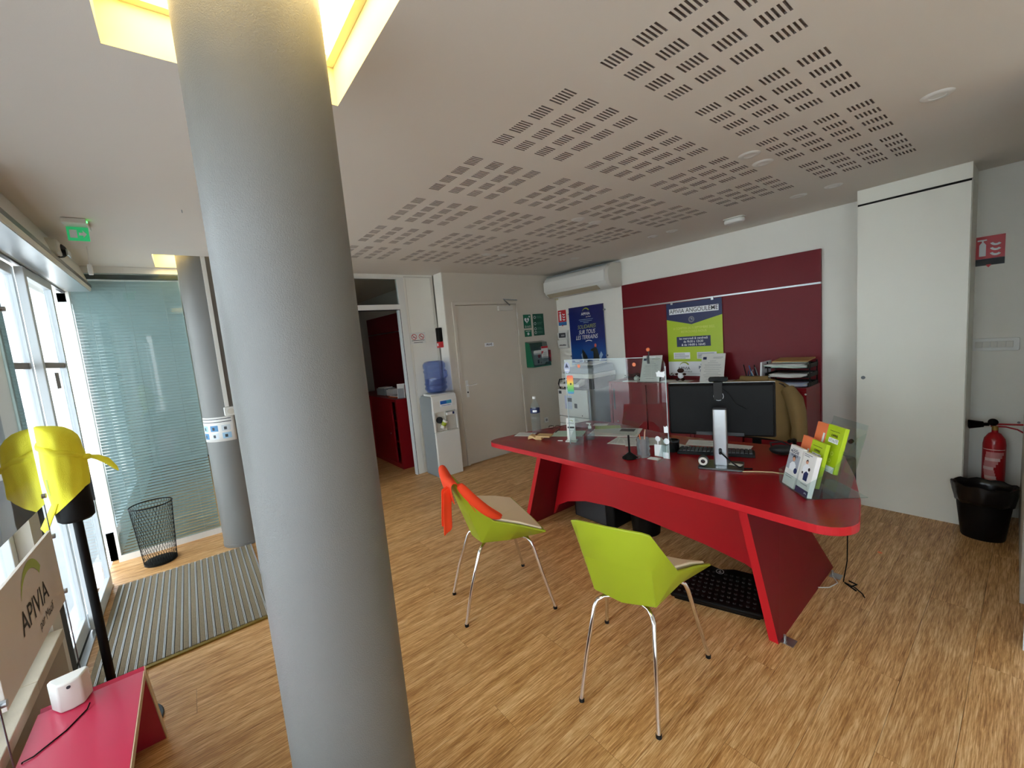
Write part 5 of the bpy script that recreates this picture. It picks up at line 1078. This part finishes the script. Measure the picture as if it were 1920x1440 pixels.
def dA(s):
    rect(s, -.048, .085, .048, .165, -.0006, 0); text(s, 'TOUJOURS', .009, -.005, .186, -.0008, 3, bold=.02); text(s, 'PROCHE', .020, -.005, .174, -.0008, 3, bold=.03, squash=.9); text(s, 'DE VOUS', .014, .0, .158, -.0009, 3, bold=.03)
    poly(s, [(-.02, .085), (.03, .085), (.028, .115), (.012, .128), (-.008, .125), (-.022, .11)], -.0009, 1); disc(s, .003, .142, .012, -.0010, 2); poly(s, [(-.010, .143), (-.008, .157), (.008, .160), (.016, .150), (.016, .135), (.012, .148), (.0, .152)], -.0011, 4)
    disc(s, .034, .088, .014, -.0012, 3); rect(s, -.035, .055, .03, .058, -.0008, 5); rect(s, -.035, .045, .02, .048, -.0008, 5)
def dB(s):
    poly(s, [(-.012, .07), (.018, .07), (.02, .11), (.0, .115), (-.014, .10)], -.0008, 3); poly(s, [(-.028, .10), (.022, .10), (.015, .145), (-.01, .15), (-.03, .13)], -.0007, 1); disc(s, -.008, .158, .010, -.0009, 2); poly(s, [(-.018, .158), (-.008, .172), (.004, .162), (-.004, .164)], -.0010, 4); disc(s, .018, .128, .008, -.0009, 4); disc(s, -.025, .102, .006, -.0009, 4)
    rect(s, -.04, .19, .02, .194, -.0008, 5); rect(s, -.04, .182, .0, .186, -.0008, 5); rect(s, -.05, .002, .05, .03, -.0008, 3); rect(s, -.02, .05, .03, .053, -.0008, 5); arcband(s, .03, .010, .008, .004, math.radians(160), math.radians(20), -.001, 1, 8, False)
mm = [mat('photo_grey', '#a9aeb6', .5), 'inkw', 'skin', 'navy', mat('hair_print', '#2a1c16', .6), 'papg']
def dG(s): text(s, 'OFFRE', .016, .0, .172, -.0008, 0, bold=.03); rect(s, -.034, .138, .034, .160, -.0008, 1); text(s, 'VITALITÉ', .018, 0, .149, -.0010, 2, bold=.02, squash=.85); rect(s, -.038, .192, .03, .194, -.0008, 0); rect(s, -.05, .001, .05, .03, -.0008, 1); disc(s, .012, .09, .010, -.0008, 3, 18, .006); disc(s, .006, .055, .010, -.0008, 3, 18, .006)
gm = ['ink', 'inkw', 'papg', 'limel']
brochure(.058, .006, .004, .100, .205, 'paper', 'white leaflet showing a woman with dark hair, front left of the holder', dA, mm, .022)
brochure(.172, .006, .004, .100, .200, 'paper', 'white leaflet showing a cook figure with a navy foot, front right of the holder', dB, mm, .022)
brochure(.125, .068, .03, .106, .218, 'lime', 'lime green brochure in the middle row of the holder', dG, gm, .018)
brochure(.032, .072, .045, .075, .205, 'salmon', 'orange brochure left of the middle green one in the holder', lambda s: rect(s, .02, .10, .034, .15, -.0008, 0), ['inkw'], .018)
brochure(.150, .130, .105, .116, .220, 'lime', 'lime green brochure in the back row of the holder', dG, gm, .018)
brochure(.050, .134, .125, .080, .195, 'salmon', 'orange brochure left of the back green one in the holder', lambda s: rect(s, .02, .10, .034, .15, -.0008, 0), ['inkw'], .018)
t = thing('pouch', 'soft black pouch on the desk behind the brochure holder', 'pouch', (-.955, 2.80, DT), .3)
MB().sphere((0, 0, .032), .06, sc=(1.1, .75, .5)).build('body', 'blackm', t, smooth=60); MB().tube([(-.05, 0, .04), (-.06, .03, .065), (0, .05, .07), (.05, .03, .05)], .006, 8).build('strap', 'blackm', t, smooth=60)
tag(MB().tube([(-1.0, 2.36, DT + .004), (-.95, 2.40, DT + .0035), (-.88, 2.44, DT + .0035), (-.80, 2.45, DT + .0035), (-.72, 2.47, DT + .0035)], .0032, 8).build('cable', mat('cream_cable', '#d6b58c', .5), smooth=60), 'cream cable running from the monitor to the brochure holder', 'cable')
# ---- office chair with coat behind the desk
t = thing('office_chair', 'black office chair behind the desk', 'office chair', (-1.39, 3.42, 0), 0.1)
MB().prism(rrect(-.24, -.24, .24, .22, .07), .44, .52).build('seat', 'blackm', t, bevel=.02, smooth=40)
m = MB(); m.prism(rrect(-.23, .60, .23, 1.08, .08), .16, .22, 'XZ'); m.build('backrest', 'blackm', t, bevel=.02, smooth=40)
MB().box(-.03, .17, .48, .03, .20, .62).build('back_support', 'black', t)
for sgn in (-1, 1): MB().tube([(sgn * .24, .05, .47), (sgn * .29, .05, .50), (sgn * .29, .05, .66), (sgn * .29, -.10, .68)], .014, 10).build('armrest', 'black', t, smooth=50)
MB().cyl((0, 0, .10), (0, 0, .44), .028, n=18).build('gas_lift', 'black', t, smooth=40)
for i in range(5):
    a_ = 2 * PI * i / 5; MB().tube([(0, 0, .11), (.27 * math.cos(a_), .27 * math.sin(a_), .075)], .018, 8).build('star_leg', 'black', t, smooth=50); MB().cyl((.27 * math.cos(a_) - .012, .27 * math.sin(a_), .028), (.27 * math.cos(a_) + .012, .27 * math.sin(a_), .028), .028, n=14).build('caster', 'black', t, smooth=40)
t = thing('coat', 'tan brown coat hung over the back of the office chair', 'coat', (-1.39, 3.42, 0), 0.1)
n = 48; rows = []
for j in range(15):
    u = j / 14; z = 1.125 - .50 * u; row = []
    for i in range(n + 1):
        a_ = 2 * PI * i / n; wx = (.20 + .10 * min(1, u * 2.2) + .035 * u) ; wy = .055 + .035 * u
        f = 1 + (.07 * math.sin(a_ * 7 + u * 2) + .04 * math.sin(a_ * 13)) * u
        if j == 0: wx, wy, f = .10, .012, 1
        if j == 1: wx, wy = .215, .045
        row.append((wx * f * math.cos(a_), .19 + wy * f * math.sin(a_), z + .01 * math.sin(a_ * 3) * u - (.02 * abs(math.cos(a_)) if j < 3 else 0)))
    rows.append(row)
m = MB(); m.grid(rows); m.build('body', 'tan', t, smooth=70, subd=1)
m = MB(); m.tube([(.225, .17, 1.02), (.275, .13, .95), (.30, .10, .86), (.315, .09, .74), (.305, .08, .66)], [.05, .06, .058, .05, .046], 14); m.build('sleeve', 'tan', t, smooth=70)
m = MB(); m.tube([(-.25, .17, 1.06), (-.31, .13, .98), (-.34, .10, .86), (-.35, .09, .72)], [.05, .06, .055, .05], 14); m.build('sleeve', 'tan', t, smooth=70)
m = MB(); m.tube([(-.10, .15, 1.11), (0, .13, 1.10), (.10, .15, 1.11)], [.02, .026, .02], 10); m.build('collar', 'tan', t, smooth=70)

# ---- under the desk
t = thing('computer_case', 'low black computer case lying under the desk beside the left leg', 'computer', (-2.25, 2.50, 0), 0)
MB().box(-.22, 0, .01, .21, .35, .20).build('case', 'black', t, bevel=.008); MB().box(-.20, -.006, .02, .13, -.0005, .19).build('front_bezel', 'dgrey', t, bevel=.004)
for a_ in (-.18, .17):
    for b_ in (.04, .30): MB().box(a_ - .015, b_ - .015, 0, a_ + .015, b_ + .015, .0095).build('foot', 'rubber', t)
t = thing('waste_bin', 'small round black waste bin under the desk', 'bin', (-1.86, 2.66, 0))
MB().lathe([(0, .0), (.10, .0), (.104, .004), (.125, .27), (.128, .275), (.122, .275), (.10, .01), (0, .01)], n=36).build('bucket', 'black', t, smooth=40); MB().lathe([(.126, .262), (.131, .264), (.131, .277), (.120, .278), (.126, .262)], n=36).build('rim', 'blackm', t, smooth=40)
t = thing('footrest', 'black ribbed plastic footrest under the right side of the desk', 'footrest', (-1.105, 2.245, 0), .32)
m = MB(); m.box(-.22, -.13, .0, .22, .13, .03); m.build('base', 'black', t, bevel=.01)
T = Matrix.Translation((0, 0, .045)) @ Matrix.Rotation(math.radians(9), 4, 'X')
m = MB(); m.T = T; m.prism([(-.235, -.15), (.235, -.15), (.24, -.06), (.225, 0), (.24, .12), (.20, .16), (.07, .17), (.0, .145), (-.07, .17), (-.20, .16), (-.24, .12), (-.225, 0), (-.24, -.06)], 0, .03); m.build('platform', 'black', t, bevel=.01)
m = MB(); m.T = T
for i in range(13):
    for j in range(7):
        if abs(i - 6) < 1 and j > 4: continue
        x_ = -.19 + i * .0317; y_ = -.115 + j * .036; m.cyl((x_, y_, .030), (x_, y_, .035), .0085, .006, n=8)
tag(m.build('grip_studs', 'rubber', t), kind='stuff')
m = MB(); m.T = T; m.add([(.022 * math.cos(2 * PI * i / 20) * k_, .11 + .022 * math.sin(2 * PI * i / 20) * k_, .0365) for k_ in (1, .8) for i in range(20)], [(i, (i + 1) % 20, 20 + (i + 1) % 20, 20 + i) for i in range(20)]); m.box(-.008, .102, .036, .008, .107, .0368); m.box(-.002, .098, .036, .002, .122, .0368); m.build('round_logo', 'papg', t)
tag(MB().tube([(-.62, 2.72, .70), (-.625, 2.78, .45), (-.64, 2.84, .15), (-.66, 2.85, .01), (-.60, 2.83, .006), (-.56, 2.79, .006), (-.545, 2.76, .006)], .003, 8).build('cable', 'black', smooth=60), 'black cable hanging from the right end of the desk to the floor', 'cable')
tag(MB().tube([(-.72, 2.88, .006), (-.68, 2.82, .006), (-.70, 2.74, .006), (-.74, 2.70, .006), (-.80, 2.72, .006)], .003, 8).build('cable', 'white2', smooth=60), 'white cable loop on the floor behind the right desk leg', 'cable')
tag(MB().tube([(-.64, 2.88, .008), (-.60, 2.86, .012), (-.62, 2.82, .008), (-.65, 2.84, .010), (-.59, 2.80, .006)], .004, 8).build('cable', 'black', smooth=60), 'tangled black cable end on the floor beside the right desk leg', 'cable')
tag(MB().sphere((-.59, 3.37, .005), .008, sc=(1.6, 1, .6)).build('crumb', 'salmon'), 'tiny orange crumb on the floor right of the desk', 'crumb')

# ================================================================== VISITOR CHAIRS
def chair_shell():
    R_ = [[(.165, -.230, .82), (.135, -.238, .828), (0, -.250, .832)],
          [(.188, -.145, .712), (.142, -.172, .64), (0, -.195, .64)],
          [(.212, -.056, .600), (.134, -.112, .452), (0, -.135, .445)],
          [(.252, .090, .552), (.140, .050, .432), (0, .050, .425)],
          [(.287, .223, .500), (.175, .255, .462), (0, .272, .445)]]
    rows = []
    for r in R_: rows.append([(-r[0][0], r[0][1], r[0][2]), (-r[1][0], r[1][1], r[1][2]), r[2], r[1], r[0]])
    return rows
def make_chair(label, loc, rz):
    t = thing('visitor_chair', label, 'chair', loc, rz, 'lime visitor chairs before the desk')
    rows = chair_shell()
    # refine so that panels curve a little while the corner creases stay crisp
    m = MB(); m.grid(rows); sh = m.build('shell', 'green', t, smooth=24, solid=.011, soff=0, bevel=.003)
    pr = []
    for i, r in enumerate(rows):
        if i == 0: continue
        row = []
        for j, p in enumerate(r):
            p = Vector(p); c = Vector((0, .10, .75)); k = .022 if j in (1, 2, 3) else .010
            d_ = (c - p).normalized()
            q = p + d_ * k
            if j in (0, 4): q.x *= .95
            if i == 4: q.y -= .012
            if i == 1: q.z -= .03
            row.append(q)
        pr.append(row)
    m = MB(); m.grid(pr); m.build('seat_pad', 'pad', t, smooth=50, solid=.012, soff=1, bevel=.004)
    for sx in (-1, 1):
        m = MB(); m.tube([(sx * .06, -.075, .418), (sx * .10, -.10, .419), (sx * .122, -.125, .408), (sx * .130, -.138, .385), (sx * .150, -.205, .20), (sx * .165, -.257, .014)], .0095, 14); m.build('leg', 'chrome', t, smooth=60)
        MB().cyl((sx * .1650, -.257, 0), (sx * .1650, -.2565, .015), .0115, n=14).build('foot_cap', 'rubber', t, smooth=40)
        m = MB(); m.tube([(sx * .10, .13, .418), (sx * .16, .155, .424), (sx * .186, .165, .408), (sx * .196, .172, .38), (sx * .225, .212, .20), (sx * .256, .257, .014)], .0095, 14); m.build('leg', 'chrome', t, smooth=60)
        MB().cyl((sx * .256, .257, 0), (sx * .256, .2565, .015), .0115, n=14).build('foot_cap', 'rubber', t, smooth=40)
    m = MB(); m.tube([(-.10, .13, .418), (.10, .13, .418)], .009, 12); m.tube([(-.06, -.075, .418), (.06, -.075, .418)], .009, 12); m.tube([(0, -.075, .416), (0, .13, .416)], .009, 12); m.build('under_frame', 'chrome', t, smooth=60)
    s = MB(); rect(s, -.022, .462, .022, .472, -.1385, 0); s.T = None; s.build('maker_label', 'inkw', t)
    return t
make_chair('lime green visitor chair with bare backrest, nearest the camera', (-1.0983, 1.4460, 0), math.radians(106.705 - 90))
ch1 = make_chair('lime green visitor chair with an orange scarf over its back', (-2.0301, 1.3396, 0), math.radians(71.952 - 90))
sc_ = thing('scarf', 'orange scarf draped over the back of the left visitor chair', 'scarf', (-2.0301, 1.3396, 0), math.radians(71.952 - 90))
m = MB(); rows = []   # panel over the top rim, inner side falling towards the seat, outer side short
for i in range(13):
    u = i / 12; x_ = -.178 + .362 * u; zt = .852 + .005 * math.sin(u * 9) - .012 * u; yt = -.248 - .012 * math.sin(PI * u)
    inn = .10 + .10 * u + .006 * math.sin(u * 14); outd = .055 + .06 * u ** 1.5
    rows.append([(x_ - .003, yt - .030 + outd * .25, zt - .020 - outd), (x_, yt - .024, zt - .018), (x_, yt - .012, zt), (x_, yt + .008, zt + .004), (x_, yt + .026, zt - .012), (x_, yt + .028 + inn * .20, zt - .03 - inn * .45), (x_ - .005 * u, yt + .03 + inn * .50 + .004 * math.sin(u * 20), zt - .03 - inn)])
m.grid(rows); m.build('draped_panel', 'orange', sc_, smooth=60, solid=.005, subd=1)
m = MB(); m.tube([(.158, -.225, .835), (.186, -.185, .775), (.204, -.13, .705), (.212, -.08, .650), (.205, -.03, .612), (.19, .0, .598)], [.024, .030, .028, .026, .020, .008], 10); m.tube([(.14, -.20, .80), (.155, -.14, .72), (.165, -.08, .655), (.178, -.03, .622), (.182, .01, .60)], [.022, .026, .024, .018, .008], 10); m.build('rolled_edge', 'orange', sc_, smooth=60, subd=1)
m = MB()
for k_ in (0, 1): m.grid([[(.110 + .030 * k_ + .007 * math.sin(q + k_) + .008 * w_, -.262 - .018 * w_ - .003 * q + .008 * math.sin(w_ * 2.2 + k_ * 2), .825 - .036 * q - .006 * w_) for w_ in range(4)] for q in range(7 + k_)])
m.build('hanging_tail', 'orange', sc_, smooth=60, solid=.006, subd=1)
